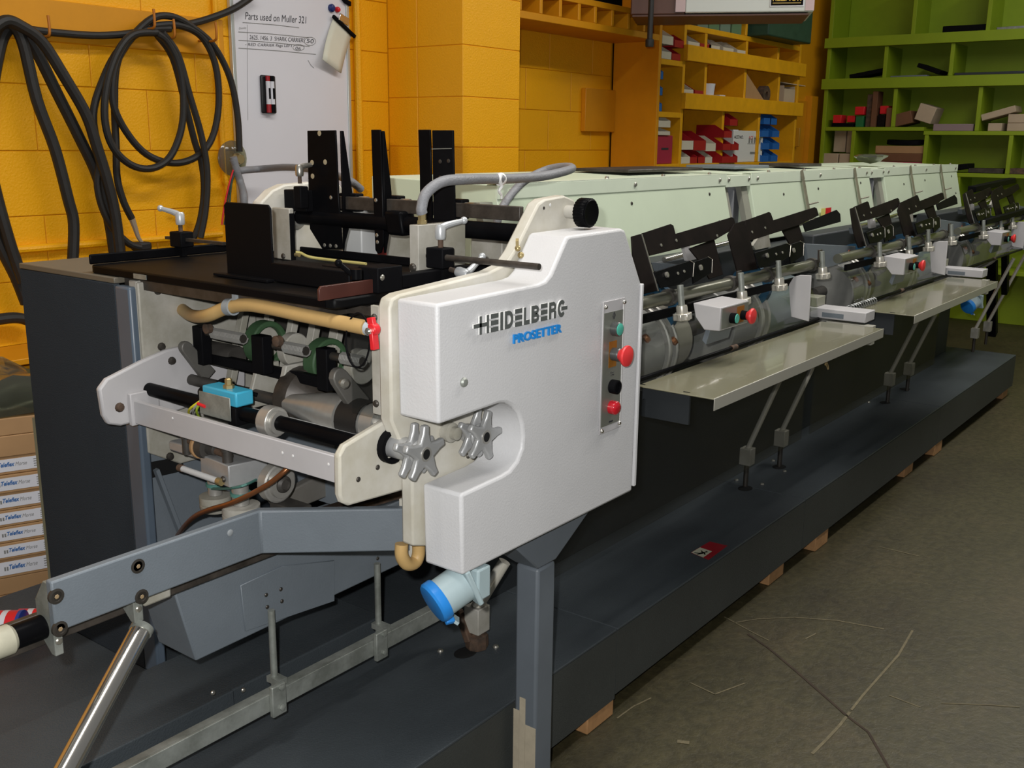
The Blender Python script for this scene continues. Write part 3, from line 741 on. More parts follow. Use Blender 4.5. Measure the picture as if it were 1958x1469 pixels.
mb = MB()
for k in range(3): mb.tube([(GX+.1+.06*math.cos(t*.7)*(1-.1*k), at(1735)+.13*math.sin(t*.7), z+.158+.01*k+.004*math.sin(t)) for t in range(9)], .008, 8, 4, closed=True)
one('wire_coil', mb, BLACKP, 'black wire coil lying on the upper brown carton', 'coil')
gbox(1826, 1868, 0, zs['b4r']+.01, .04, BLACKP, 'black bar tilted on the right lime shelf', 'bar', 'black_bar', tilt=-.12)
gbox(1866, 1936, 0, zs['b4r'], .035, RUSTB, 'flat grey bar on the right lime shelf', 'bar', 'steel_bar', dx=.06)
gbox(1947, 1990, 0, zs['b4r'], .04, RUST, 'rusty flat box at the right end of the lime shelf', 'box', 'small_box')

# ------------------------------------------------------------------ hanging unit heater
za_ = 1.90
hA, hB, hC = px(1205, 26, 'Z', za_), px(1310, 27, 'Z', za_), px(1556, 22, 'Z', za_)
hd = (hC-hA).normalized(); hn = V((hd.y, -hd.x, 0)).normalized()
if hn.x > 0: hn = -hn
ht = thing('unit_heater', 'white and brown unit heater hanging high in front of the shelves', 'heater', (hA+hC)/2)
def hq(s, d, zz): return hA + hd*s - hn*d + V((0, 0, zz))
Lb, Lc = (hB-hA).dot(hd), (hC-hA).length
def hbox(s0, s1, d0, d1, z0, z1): return MB().hull([hq(s0, d0, z0), hq(s1, d0, z0), hq(s1, d1, z0), hq(s0, d1, z0)], [hq(s0, d0, z1), hq(s1, d0, z1), hq(s1, d1, z1), hq(s0, d1, z1)])
obj('brown_housing', hbox(0, Lb-.001, .01, .4, -.005, .55), BROWNM, ht, bevel=.006)
obj('white_housing', hbox(Lb, Lc, .0, .4, 0, .55), HEATW, ht, bevel=.006)
obj('base_pan', hbox(.01, Lc-.02, .012, .38, -.013, -.006), BROWNM, ht)
for a, b in ((Lb-.045, Lb+.001), (Lc-.04, Lc)): obj('corner_trim', hbox(a, b, -.004, -.0005, .005, .5), PINK, ht)
g0 = Lb+(Lc-Lb)*.66
obj('name_plate', hbox(g0, g0+.155, -.004, -.0008, .022, .10), LABELW, ht, bevel=.001)
obj('plate_field', hbox(g0+.005, g0+.15, -.0052, -.0041, .028, .095), BLACKG, ht, smooth=False)
text_part('maker_lettering', 'REZNOR', hq(g0+.012, -.0054, .047), hd, (0, 0, 1), .13, .03, mat('gilt_lettering', 'cfae4e', .5), ht, lift=.0004, off=.015)
obj('plate_line', hbox(g0+.012, g0+.14, -.0058, -.0053, .036, .041), mat('gilt_line', '9a8240', .5), ht, smooth=False)
pp = px(1243, 60, 'Y', SY-.32)
pz0 = px(1243, 90, 'Y', SY-.32).z
gp = thing('drop_pipe', 'short black gas pipe dropping beside the heater', 'pipe', (pp.x, pp.y, pz0))
obj('pipe', MB().cyl((pp.x, pp.y, pz0+.03), (pp.x, pp.y, 2.4), .013), RUBBER, gp)
obj('end_cap', MB().lathe((pp.x, pp.y, pz0), (0, 0, 1), [(.018, 0), (.02, .006), (.02, .032), (.014, .036)], 14, rel=False), RUBBER, gp)
# ================================================================== PLATFORM
BZ = .221                                   # deck height
BY = 1.10                                   # front face of the plinth
pf = thing('machine_platform', 'long dark grey steel plinth carrying the whole machine on timber blocks', 'platform', (3, 1.7, .04))
joints = [.2, px(1120, 1182, 'Z', BZ).x, px(1540, 955, 'Z', BZ).x, 4.45, 5.86]
for i, (a, b) in enumerate(zip(joints, joints[1:])):
    obj('deck_plate', MB().box(a+.0015, b-.0015, BY, 2.35, BZ-.006, BZ), DECK, pf, bevel=.0015, seg=1, smooth=False)
    obj('skirt_panel', MB().box(a+.0015, b-.0015, BY, BY+.004, .055 if i else .045, BZ-.0065), SKIRT, pf, smooth=False)
obj('frame_core', MB().box(.22, 5.84, BY+.06, 2.3, .06, BZ-.007), mat('shadowed_frame', '17181a', .7), pf)
obj('end_panel', MB().box(5.861, 5.866, BY, 2.35, .05, BZ), SKIRT, pf)
# raised channel along the deck at the near end
obj('raised_ledge', MB().box(.3, 1.50, 1.50, 1.70, BZ+.0005, BZ+.045), DECK, pf, bevel=.003, smooth=False)
obj('ledge_flap', MB().box(.3, px(445, 1310, 'Y', 1.49).x, 1.488, 1.4995, BZ+.0005, BZ+.052), DECK, pf, bevel=.002, smooth=False)
def screw(parent, p, d, r=.006, h=.004, m=BOLTB, name='screw'):
    p, d = V(p), V(d)
    return obj(name, MB().lathe(p, d, [(r, 0), (r, h*.4), (r*.7, h), (r*.25, h*1.1)], 10, rel=False), m, parent)
for u, v in ((842, 1246), (948, 1238), (1408, 919), (1457, 927), (1478, 882), (1500, 902), (1661, 770), (1740, 718)): screw(pf, px(u, v, 'Z', BZ+.0003), (0, 0, 1), .007, .005)
for u, v in ((407, 1325), (465, 1320)): screw(pf, px(u, v, 'Y', 1.487), (0, -1, 0), .005, .003)
for u, v in ((890, 1248), (1425, 934), (1490, 893), (1692, 770), (1730, 744)):
    p = px(u, v, 'Z', BZ+.0004); mb = MB()
    mb.add([p+V((.030*math.cos(t*.393), .022*math.sin(t*.393), 0)) for t in range(16)], [tuple(range(16))])
    obj('floor_slot', mb, mat('black_hole', '050505', .9), pf, smooth=False)
# warning sticker
q = [px(1321, 1057, 'Z', BZ+.0006), px(1355, 1071, 'Z', BZ+.0006), px(1391, 1044, 'Z', BZ+.0006), px(1357, 1036, 'Z', BZ+.0006)]
st = one('warning_sticker', MB().prism(q, (0, 0, .0005)), mat('red_sticker', '8e1420', .5), 'red and white warning sticker with a crossed out figure on the deck', 'sticker', smooth=False)
def sq(a, b): return q[0].lerp(q[3], b).lerp(q[1].lerp(q[2], b), a) + V((0, 0, .0007))
obj('white_field', MB().add([sq(.02, .0), sq(.70, .0), sq(.70, .46), sq(.02, .46)], [(0, 1, 2, 3)]), mat('sticker_white', 'b9b8a2', .6), st, smooth=False)
mb = MB()
for a, b, c, d, wd in ((.15, .04, .42, .16, .05), (.32, .02, .44, .16, .05), (.40, .14, .50, .28, .09), (.44, .22, .26, .30, .04), (.50, .24, .62, .16, .04), (.50, .30, .54, .36, .07)):
    A, B = sq(a, b)+V((0, 0, .0003)), sq(c, d)+V((0, 0, .0003)); n = (B-A).normalized().cross(V((0, 0, 1)))*wd*.05; mb.add([A-n, B-n, B+n, A+n], [(0, 1, 2, 3)])
obj('walking_figure', mb, BLACKP, st, smooth=False)
# timber blocks under the plinth
for k, (u, v, l) in enumerate(((1148, 1384, 'nearest timber block under the plinth edge, below the grey post'), (1482, 1108, 'small yellowish timber block under the plinth in the middle'), (1565, 1044, 'pale thin timber block under the plinth'), (1742, 908, 'timber block under the plinth behind the thin one'), (1785, 865, 'second timber block from the far end of the plinth'), (1938, 706, 'orange timber block at the far end of the plinth'))):
    p = px(u, v, 'Z', .0); x = min(p.x, 5.79)
    one('timber_block', MB().box(x-.06, x+.05, BY+.004+.01*(k % 2), BY+.18, .0005, .0535 if x > 1.7 else .044), WOODB, l, 'block', 'timber blocks under the plinth', bevel=.003)

# ================================================================== LEG POST
px0 = px(1029, 1090, 'Y', 1.03).x; px1 = px(1063, 1077, 'Y', 1.03).x; py1 = px(986, 1079, 'X', px0).y
pt = px(1029, 1090, 'Y', 1.03).z
lp = thing('support_post', 'square slate grey leg with chipped paint at its foot under the light grey cover', 'post', ((px0+px1)/2, 1.055, 0))
obj('post', MB().box(px0, px1, 1.03, py1, .018, pt), POSTM, lp, bevel=.006)
obj('foot_plate', MB().box(px0-.015, px1+.015, 1.02, py1+.012, .0005, .0175), PRIMER, lp, bevel=.003)
zc = px(1022, 1420, 'X', px0).z
mb = MB()
for y0, y1, z in ((py1-.0135, py1+.0007, zc+.055), (py1-.028, py1-.014, zc+.085), (1.03-.0007, py1-.0285, zc+.03)): mb.box(px0-.0007, px0, y0, y1, .0177, z)
obj('bare_patch', mb, PRIMER, lp, smooth=False)
gt = .618
g1 = px(1142, 973, 'Y', 1.03)
obj('gusset', MB().hull([(px0, 1.03, pt+.001), (px1, 1.03, pt+.001), (px1, py1, pt+.001), (px0, py1, pt+.001)],
    [(px0-.10, 1.03, gt), (g1.x+.02, 1.03, gt), (g1.x+.02, 1.16, gt), (px0-.10, 1.16, gt)]), POSTM, lp, bevel=.003)

# ================================================================== TALL CABINET
CXF = 1.078
cy0 = px(219, 541, 'X', CXF).y; cyb = px(37, 517, 'X', CXF).y; ctop = px(130, 529, 'X', CXF).z; cym = px(247, 541, 'X', CXF).y
cab = thing('side_cabinet', 'tall dark grey sheet metal cabinet on the far side of the feed table', 'cabinet', (1.35, 1.95, BZ))
obj('side_panel', MB().box(CXF, CXF+.012, cy0+.001, cyb, BZ+.001, ctop), DARKC, cab, bevel=.002)
obj('corner_post', MB().box(CXF-.002, CXF+.02, cym, cy0, BZ+.001, ctop-.002), mat('slate_blue_reflection', '55616e', .35, var=.1, scale=8), cab, bevel=.005)  # blue reflection on this narrow return is put into its base colour
obj('top_panel', MB().box(CXF, 1.74, cy0+.001, cyb, ctop+.0005, ctop+.012), mat('warm_grey_cabinet_top', '6a6458', .5, var=.1, scale=5), cab, bevel=.002)
obj('edge_trim', MB().box(CXF+.002, CXF+.012, cyb+.0005, cyb+.014, BZ+.001, .70), mat('trim_grey_green', '7d8270', .5), cab)
obj('back_panel', MB().box(CXF+.0125, 1.74, cyb-.012, cyb, BZ+.001, ctop), DARKC, cab)
obj('front_panel', MB().box(1.701, 1.74, cy0+.001, cy0+.012, BZ+.001, ctop), SLATE, cab)

# ================================================================== SIDE COVER (control side)
CY, CYI = 1.0, 1.084
sc = thing('side_cover', 'light grey rounded sheet cover with lettered badge and control panel on the near end', 'cover', (1.4, 1.04, .6))
top = [(836, 582), (1030, 543), (1044, 537), (1054, 525), (1084, 455), (1089, 451), (1188, 437), (1196, 440), (1226, 540), (1209, 936), (885, 1106), (882, 946), (960, 910)]
arc = [(976, 900), (990, 882), (999, 858), (1001, 835), (999, 812), (993, 792), (982, 778), (968, 771), (955, 772)]
poly = pxs(top + arc + [(839, 813)], 'Y', CY)
# clean the trace: true verticals and horizontals of the sheet metal
xa, zb_ = poly[0].x, None
poly[9].z = poly[10].z = (poly[9].z+poly[10].z)/2
obj('cover_shell', MB().prism(poly, (0, CYI-CY, 0)), COVER, sc, bevel=.0055, seg=3)
e0, e1 = px(1224, 543, 'Y', CY), px(1213, 928, 'Y', CY)
obj('edge_flange', MB().box(e0.x+.001, e0.x+.009, CY-.004, CYI, e1.z, e0.z), COVER, sc, bevel=.0015)
screw(sc, px(886, 731, 'Y', CY-.0003), (0, -1, 0), .008, .005, GALV)
# badge
def badge_pt(a, b): # a along, b up in the slanted lettering frame
    o = px(902, 641, 'Y', CY-.0012); r_ = px(1083, 596, 'Y', CY-.0012); d = r_-o
    return o + d*a + V((0, 0, 1))*b
A0, A1 = px(911, 641, 'Y', CY), px(1077, 603, 'Y', CY)        # baseline
hgt = (px(1020, 584, 'Y', CY)-px(1020, 617, 'Y', CY)).length
base = px(913, 640, 'Y', CY); end = px(1077, 604, 'Y', CY); zb0 = (base.z+end.z)/2
Wd = end.x-base.x
LET = []   # letter cells in units: x0,x1 fractions of the word
def rect(x0, x1, y0, y1): return [(x0, y0), (x1, y0), (x1, y1), (x0, y1)]
def arcp(cx, cy, rx, ry, a0, a1, n=9): return [(cx+rx*math.cos(math.radians(a0+(a1-a0)*i/n)), cy+ry*math.sin(math.radians(a0+(a1-a0)*i/n))) for i in range(n+1)]
def band(outer, inner): return [(outer[i], outer[i+1], inner[i+1], inner[i]) for i in range(len(outer)-1)]
U = []      # quads per letter
x = 0.0
S = .20; cells = []
def cell(wd, quads):
    global x
    cells.append([[(x+px_*wd, py_) for px_, py_ in q_] for q_ in quads]); x += wd+.17
Hs = .24
cell(.86, [rect(0, Hs, 0, 1), rect(1-Hs, 1, 0, 1), rect(-.62, 1-Hs, .40, .62)])
E3 = [rect(0, 1, 0, .26), rect(0, 1, .37, .63), rect(0, 1, .74, 1)]
cell(.72, E3)
cell(.27, [rect(0, 1, 0, 1)])
dd = band(arcp(.45, .5, .55, .5, -90, 90), arcp(.45, .5, .27, .25, -90, 90))
cell(.82, [rect(0, .3, 0, 1), rect(.3, .45, 0, .25), rect(.3, .45, .75, 1)] + [list(q_) for q_ in dd])
cell(.72, E3)
cell(.60, [rect(0, .36, 0, 1), rect(.36, 1, 0, .26)])
bb = band(arcp(.55, .73, .40, .27, -90, 90), arcp(.55, .73, .13, .06, -90, 90)) + band(arcp(.55, .28, .45, .28, -90, 90), arcp(.55, .28, .15, .06, -90, 90))
cell(.80, [rect(0, .32, 0, 1), rect(.32, .55, .79, 1), rect(.32, .55, .34, .67), rect(.32, .55, 0, .22)] + [list(q_) for q_ in bb])
cell(.72, E3)
rr = band(arcp(.55, .69, .43, .31, -90, 90), arcp(.55, .69, .16, .08, -90, 90))
cell(.78, [rect(0, .30, 0, 1), rect(.30, .55, .77, 1), rect(.30, .55, .38, .61), rect(.68, .98, 0, .45)] + [list(q_) for q_ in rr])
gg = band(arcp(.5, .5, .5, .52, 40, 320, 18), arcp(.5, .5, .24, .26, 40, 320, 18))
cell(.86, [rect(.45, 1.25, .38, .60)] + [list(q_) for q_ in gg])
tot = x-.17
bd = obj('maker_badge', MB().box(base.x-.001, base.x, CY-.0006, CY-.0001, zb0, zb0+.001), BADGEW, sc)
for q_ in cells:
    mb = MB()
    for c_ in q_:
        P = [V((base.x+a*Wd/tot, CY-.0008, zb0+b*hgt)) for a, b in c_]
        n0 = len(mb.m); mb.prism(P, (0, -.0035, 0))
        for j in range(n0+2, len(mb.m)): mb.m[j] = 1
    obj('badge_letter', mb, [LOGOG, BADGEW], bd, smooth=False)
p0, p1 = px(979, 657, 'Y', CY), px(1071, 636, 'Y', CY); zz = (p0.z+p1.z)/2
text_part('model_lettering', 'PROSETTER', (p0.x, CY-.0005, zz), (1, 0, 0), (0, 0, 1), p1.x-p0.x, (px(1060, 622, 'Y', CY)-px(1060, 639, 'Y', CY)).length, LOGOB, sc, th=.003, off=.022)
# control panel
def cp(u, v, y=CY): return px(u, v, 'Y', y)
q4 = [cp(1146, 830), cp(1187, 816), cp(1191, 569), cp(1149, 578)]
X0, X1 = (q4[0].x+q4[3].x)/2, (q4[1].x+q4[2].x)/2; Z0, Z1 = (q4[0].z+q4[1].z)/2, (q4[2].z+q4[3].z)/2
pan = obj('control_panel', MB().box(X0, X1, CY-.003, CY-.0005, Z0, Z1), GREYP, sc, bevel=.0008, seg=1)
H_ = Z1-Z0; zl0, zl1 = Z0+H_*.055, Z1-H_*.085
obj('panel_legend', MB().box(X0+.003, X1-.008, CY-.0038, CY-.0031, zl0, zl1), mat('brushed_legend_plate', '8d8f86', .38, metal=.5), pan, smooth=False)
obj('panel_edge', MB().box(X1-.0075, X1-.0055, CY-.0045, CY-.0031, zl0-.01, Z1-.004), BADGEW, pan, smooth=False)
for a, b in ((X0+.006, Z1-.010), (X1-.006, Z1-.008), (X0+.006, Z0+.007), (X1-.009, Z0+.010)): screw(pan, (a, CY-.0035, b), (0, -1, 0), .0045, .0035, CHROME)
xm = (X0+X1)/2-.002; YP = CY-.004
def zat(v): return px(1170, v, 'Y', CY).z
def button(par, x, y, z, r, cap, capd, body=BLACKP, mush=False, nm='push_button', s=1.0, lens=False):
    o = obj(nm, MB().lathe((x, y, z), (0, -1, 0), [(r, 0), (r, .012*s), (r*.9, .0135*s)], 20, rel=False), body, par)
    return o
bz = zat(628); b1 = button(pan, xm, YP, bz, .0135, None, None, mat('grey_bezel', '5a5c5c', .35, metal=.5), nm='start_button')
MBp = MB().lathe((xm, YP-.0137, bz), (0, -1, 0), [(.0115, 0), (.0115, .001), (.010, .0018)], 20, rel=False)
def sub(name, mb, m, par_): return obj(name, mb, m, par_)
obj('green_cap', MBp, GREENB, pan)
bz = zat(676); mz = MB(); 
obj('warning_field', MB().box(xm-.014, xm+.013, CY-.0045, CY-.0039, bz-.025, bz+.025), OCHRE, pan, smooth=False)
obj('stop_collar', MB().lathe((xm, CY-.0046, bz), (0, -1, 0), [(.0125, 0), (.0125, .014), (.011, .016)], 20, rel=False), mat('grey_bezel', '5a5c5c', .35), pan)
obj('emergency_stop', MB().lathe((xm, CY-.0208, bz), (0, -1, 0), [(.011, 0), (.013, .004), (.0195, .011), (.0205, .014), (.0195, .017), (.012, .0195), (.003, .0205)], 26, rel=False), REDE, pan, label='red mushroom emergency stop')
bz = zat(737); obj('black_button', MB().lathe((xm, YP, bz), (0, -1, 0), [(.0135, 0), (.0135, .014), (.0105, .015), (.0105, .011), (.002, .011)], 20, rel=False), BLACKP, pan)
bz = zat(776); obj('red_lamp', MB().lathe((xm, YP, bz), (0, -1, 0), [(.0135, 0), (.0135, .012), (.0125, .014), (.009, .0165), (.002, .0172)], 20, rel=False), REDL, pan)
mb = MB(); zc_ = zat(603)
for a, b in (((0, .007), (.0045, 0)), ((.0045, 0), (0, -.007)), ((0, -.007), (-.0045, 0)), ((-.0045, 0), (0, .007)), ((0, .004), (0, -.004))):
    mb.bar((xm+a[0], YP-.0003, zc_+a[1]), (xm+b[0], YP-.0003, zc_+b[1]), .0009, .0004)
zc_ = zat(713)
for a, b in (((-.006, .002), (.006, .002)), ((-.006, .002), (-.003, .004)), ((-.005, -.002), (.006, -.002)), ((.006, -.002), (.003, -.004))):
    mb.bar((xm+a[0], YP-.0003, zc_+a[1]), (xm+b[0], YP-.0003, zc_+b[1]), .0012, .0004)
mb.bar((xm-.006, YP-.0003, zat(803)), (xm+.008, YP-.0003, zat(803)), .0004, .003)
obj('panel_symbols', mb, INKB, pan, smooth=False)

# ================================================================== FEEDER FRAME
FN, FF = 1.086, 1.72                        # near frame plate outer face, far plate inner face
ff = thing('feeder_frame', 'open feeder frame between cream side plates with shafts, levers and rollers', 'machine frame', (1.3, 1.4, .62))
fp = [(790, 1045), (790, 900), (752, 805), (745, 590), (750, 572), (765, 563), (935, 521), (968, 505), (985, 480), (1030, 390), (1042, 381), (1080, 374), (1098, 382), (1125, 430), (1190, 440), (1200, 540), (1195, 920), (960, 1045)]
P = pxs(fp, 'Y', FN)
for q_ in P[1:4]: q_.x = min(q_.x, P[3].x) if q_ is not P[1] else P[0].x
P[0].x = P[1].x
nf = obj('near_side_plate', MB().prism(P, (0, .026, 0)), CREAM, ff, bevel=.004)
FP2 = [V((q_.x, FF, q_.z)) for q_ in P]
fpl = MB().prism([(1.09, FF, .70), (1.09, FF, 1.037), (1.40, FF, 1.037), (1.40, FF, .66), (1.16, FF, .66)], (0, .026, 0))
armp = pxs([(498, 484), (499, 388), (522, 364), (545, 353), (600, 348), (650, 352), (668, 380), (672, 478)], 'Y', FF)
far = obj('far_side_plate', fpl, CAST, ff, bevel=.003)
obj('far_arm', MB().prism(armp, (0, .03, 0)), CREAM, ff, bevel=.004)
# upper inner lining of the far plate, cast look, with bolts
L4 = pxs([(248, 541), (480, 575), (478, 700), (262, 690)], 'Y', FF-.003)
lin_ = obj('cast_lining', MB().box(1.088, 1.36, FF-.008, FF-.0005, .885, 1.035), CAST, ff, bevel=.003)
for u, v in ((302, 556), (309, 663), (322, 690), (420, 672), (325, 873)):
    p = px(u, v, 'Y', FF-.01); screw(ff, (p.x, FF-.0085, p.z), (0, -1, 0), .008, .007, BOLT, 'cap_bolt')
# brackets carrying the front bar
BR = 1.128
bp = pxs([(650, 948), (649, 872), (660, 852), (745, 800), (792, 800), (792, 933), (668, 968), (655, 962)], 'Y', BR-.014)
rb = obj('near_bracket', MB().prism(bp, (0, .014, 0)), CREAM, ff, bevel=.004)
for u, v in ((685, 917), (722, 894)): screw(ff, px(u, v, 'Y', BR-.0145), (0, -1, 0), .0045, .002, BOLT, 'cap_bolt')
LBK = 1.695
lp_ = pxs([(198, 795), (190, 745), (205, 725), (273, 690), (318, 670), (352, 662), (400, 655), (470, 680), (470, 740), (330, 790), (232, 815), (208, 812)], 'Y', LBK)
obj('far_bracket', MB().prism(lp_, (0, .014, 0)), GREYP, ff, bevel=.004)
screw(ff, px(328, 690, 'Y', LBK-.0005), (0, -1, 0), .008, .007, BOLT, 'cap_bolt')
bx = px(650, 872, 'Y', BR).x
bt = px(430, 815, 'X', bx).z; bb_ = px(445, 866, 'X', bx).z
obj('front_bar', MB().box(bx, bx+.011, BR+.0005, LBK-.012, bb_, bt), GREYP, ff, bevel=.0015)
obj('bar_foot', MB().box(bx-.006, bx+.055, LBK-.0115, LBK-.0005, bb_-.004, bt+.014), GREYP, ff, bevel=.002)
screw(ff, px(228, 779, 'Y', LBK-.012), (0, -1, 0), .009, .007, RUST, 'cap_bolt')
for u, v in ((330, 800), (540, 866), (560, 872), (628, 888)): screw(ff, px(u, v, 'X', bx-.0003), (-1, 0, 0), .0025, .001, BADGEW, 'rivet')
# black cross shaft with collar
sxx = 1.085; szz = px(480, 795, 'X', sxx).z
obj('cross_shaft', MB().cyl((sxx, BR+.0005, szz), (sxx, LBK-.0005, szz), .0128, n=24), BLACKG, ff)
yc = px(521, 806, 'X', sxx).y
obj('shaft_collar', MB().ring((sxx, yc-.012, szz), (0, 1, 0), .0131, .0265, .026), STEEL, ff, bevel=.002)
obj('bearing_ring', MB().ring((sxx, yc-.020, szz), (0, 1, 0), .0131, .020, .0075), STEEL, ff)
# lower white cross members seen between bar and shaft
obj('cross_member', MB().box(1.13, 1.15, FN+.028, FF-.001, .80, .822), WHITEP, ff, bevel=.002)
# clear guard strips
obj('guard_strip', MB().box(1.118, 1.125, FN+.0265, FN+.044, px(755, 800, 'X', 1.12).z, px(757, 590, 'X', 1.12).z), CAST, ff, bevel=.001)
for v in (612, 778): screw(ff, (1.1175, FN+.035, px(748, v, 'X', 1.118).z), (-1, 0, 0), .006, .004, BOLT, 'cap_bolt')
obj('smoked_guard', MB().box(1.1265, 1.129, FN+.028, FN+.10, .865, 1.03), SMOKE, ff, smooth=False)
# lever assembly
LX = 1.19
def lx(u, v, X=LX): return px(u, v, 'X', X)
def leverbar(u0, v0, u1, v1, w=.016, h=.024, X=LX, m=BLACKP, nm='lever_bar'):
    a, b = lx(u0, v0, X), lx(u1, v1, X); z = (a.z+b.z)/2
    obj(nm, MB().box(X-w/2, X+w/2, a.y, b.y, z-h/2, z+h/2), m, ff, bevel=.002)
leverbar(385, 690, 655, 728, .014, .020, LX+.012)
for (u, v0, v1, wpx) in ((390, 622, 694, 32), (505, 640, 712, 36), (628, 664, 744, 30)):
    a, b = lx(u, v0), lx(u, v1); hw = wpx/2/1955*1.78
    obj('lever_block', MB().box(LX-.018, LX+.005, a.y-hw, a.y+hw, b.z, a.z), BLACKP, ff, bevel=.002)
def spring(u0, v0, u1, v1, X=LX-.004):
    a, b = lx(u0, v0, X), lx(u1, v1, X); z = (a.z+b.z)/2; a.z = b.z = z; mb = MB()
    L = (b-a).length; n = int(L/.0035); mb.tube([a.lerp(b, i/(n*8)) + V((.0098*math.cos(i*math.pi/4), 0, .0098*math.sin(i*math.pi/4))) for i in range(n*8+1)], .0016, 5, 0)
    obj('spring', mb, STEEL, ff); obj('spring_rod', MB().cyl(a+V((0, .03, 0)), b, .0075), BOLT, ff)
spring(408, 634, 466, 652); spring(546, 660, 586, 676); spring(655, 685, 694, 692)
for u, v in ((398, 628), (532, 652)): 
    c = lx(u, v, LX-.02); obj('pivot_nut', MB().lathe(c, (-1, 0, 0), [(.010, -.004), (.010, .006), (.006, .008)], 12, rel=False), RUST, ff)
# discs and green rings behind
DX = 1.26
for u, v, g in ((503, 655, 1), (560, 668, 0), (618, 690, 1), (688, 700, 0)):
    c = px(u, v, 'X', DX); 
    obj('gripper_disc', MB().lathe(c-V((0, .012, 0)), (0, 1, 0), [(.030, 0), (.032, .002), (.032, .020), (.030, .022)], 28, rel=False), CAST, ff)
    if g: obj('rubber_ring', MB().ring(c-V((0, .022, 0)), (0, 1, 0), .0325, .044, .03, 28), GREENR, ff, bevel=.003)
for u0, u1 in ((478, 488), (527, 536), (572, 582), (612, 624), (652, 668)):
    a, b = px(u0, 620, 'X', 1.31), px(u1, 620, 'X', 1.31)
    obj('guide_strip', MB().prism([(1.30, a.y, 1.02), (1.316, a.y, 1.02), (1.25, a.y, .80), (1.234, a.y, .80)], (0, b.y-a.y, 0)), CAST, ff, bevel=.001)
# swing arms
def swing(u0, v0, u1, v1, r=.017, X=1.15, m=DARKIN, y=None):
    a, b = px(u0, v0, 'X', X), px(u1, v1, 'X', X); yy_ = a.y if y is None else y
    da, db = V((X, yy_, a.z)), V((X+.05, yy_, b.z)); mb = MB()
    d = (db-da).normalized(); n = V((-d.z, 0, d.x))*r
    pts = [da+n*math.cos(t)-d*r*math.sin(t) for t in (0, .6, 1.2, 1.57, 1.95, 2.5, 3.14)] + [db-n*1.3, db+n*1.3]
    mb.prism(pts, (0, .014, 0)); obj('swing_arm', mb, m, ff, bevel=.002)
GDK = mat('dull_grey_arm', '6d6b66', .5, metal=.3, var=.2, scale=20)
swing(652, 722, 690, 800, .016, 1.145, GDK); swing(358, 665, 388, 735, .012, 1.15, GDK)
for u, v in ((656, 732),): c = px(u, v, 'X', 1.14); obj('arm_bolt', MB().lathe(c, (-.3, -1, 0), [(.008, -.002), (.009, .008), (.005, .012)], 14, rel=False), BOLTB, ff)
c = px(625, 818, 'X', 1.155)
# cam drum and rollers low between the plates
obj('cam_drum', MB().lathe((1.18, 1.135, .835), (0, 1, 0), [(.026, 0), (.026, .03), (.034, .031), (.034, .06), (.028, .061), (.028, .12), (.036, .121), (.036, .16), (.02, .25), (.012, .30)], 26, rel=False), STEEL, ff)
obj('drum_band', MB().ring((1.18, 1.200, .835), (0, 1, 0), .034, .0365, .05), RUBBER, ff)
obj('drive_shaft', MB().cyl((1.18, 1.12, .835), (1.18, FF-.001, .835), .011), DARKIN, ff)
obj('hub', MB().lathe((1.18, 1.1125, .835), (0, 1, 0), [(.032, 0), (.032, .022), (.02, .024)], 20, rel=False), DARKIN, ff)
obj('dark_roller', MB().lathe((1.22, 1.60, .885), (0, 1, 0), [(.022, 0), (.024, .004), (.024, .09), (.022, .094)], 22, rel=False), DARKIN, ff)
obj('cam_bracket', MB().prism([(1.16, 1.42, .81), (1.24, 1.42, .81), (1.24, 1.42, .90), (1.19, 1.42, .90)], (0, .012, 0)), CAST, ff, bevel=.002)
obj('cam_bracket', MB().prism([(1.16, 1.50, .81), (1.24, 1.50, .81), (1.24, 1.50, .89), (1.19, 1.50, .89)], (0, .010, 0)), CAST, ff, bevel=.002)
mb = MB().tube([px(408, 745, 'X', 1.13), px(428, 727, 'X', 1.15), px(465, 748, 'X', 1.15), px(520, 762, 'X', 1.2)], .0045, 8, 5)
obj('bent_wire_guide', mb, BLACKP, ff)
obj('curved_shoe', MB().lathe((1.22, 1.37, .835), (0, 1, 0), [(.02, 0), (.055, .03), (.06, .05), (.058, .06)], 24, rel=False), RUSTB, ff)
# inner closing plates
obj('inner_back_plate', MB().box(1.40, 1.412, FN+.0265, FF-.0005, .66, 1.03), DARKIN, ff)
obj('inner_floor_plate', MB().box(1.26, 1.40, FN+.0265, FF-.0005, .775, .785), DARKIN, ff)
obj('upper_tie_plate', MB().box(1.16, 1.39, FN+.0265, FF-.013, 1.022, 1.037), RUSTB, ff)
# rear cross beam, shaft
BX = 1.478
for (u0, u1, v0, v1, X, dx, m, nm) in ((656, 691, 395, 492, 1.60, .05, WHITEP, 'rear_pale_block'), (694, 722, 402, 480, 1.66, .04, mat('dull_red_part', '8a2a26', .5, var=.3, scale=20), 'rear_red_part'), (738, 800, 448, 500, 1.62, .10, CAST, 'rear_grey_box'), (900, 960, 446, 520, 1.62, .12, CAST, 'rear_grey_box')):
    a, b = px(u0, (v0+v1)/2, 'X', X), px(u1, (v0+v1)/2, 'X', X)
    obj(nm, MB().box(X, X+dx, b.y, a.y, px((u0+u1)/2, v1, 'X', X).z-.06, px((u0+u1)/2, v0, 'X', X).z), m, ff, bevel=.003)
obj('rear_floor_plate', MB().box(1.52, 1.78, FN+.0265, FF-.0005, .96, .972), DARKIN, ff)
obj('cross_beam', MB().box(BX, BX+.012, FN+.0265, FF-.0005, 1.160, 1.186), RUSTB, ff, bevel=.0015)
obj('rear_shaft', MB().cyl((BX-.002, FN+.0265, 1.139), (BX-.002, FF-.0005, 1.139), .0165, n=22), BLACKG, ff)
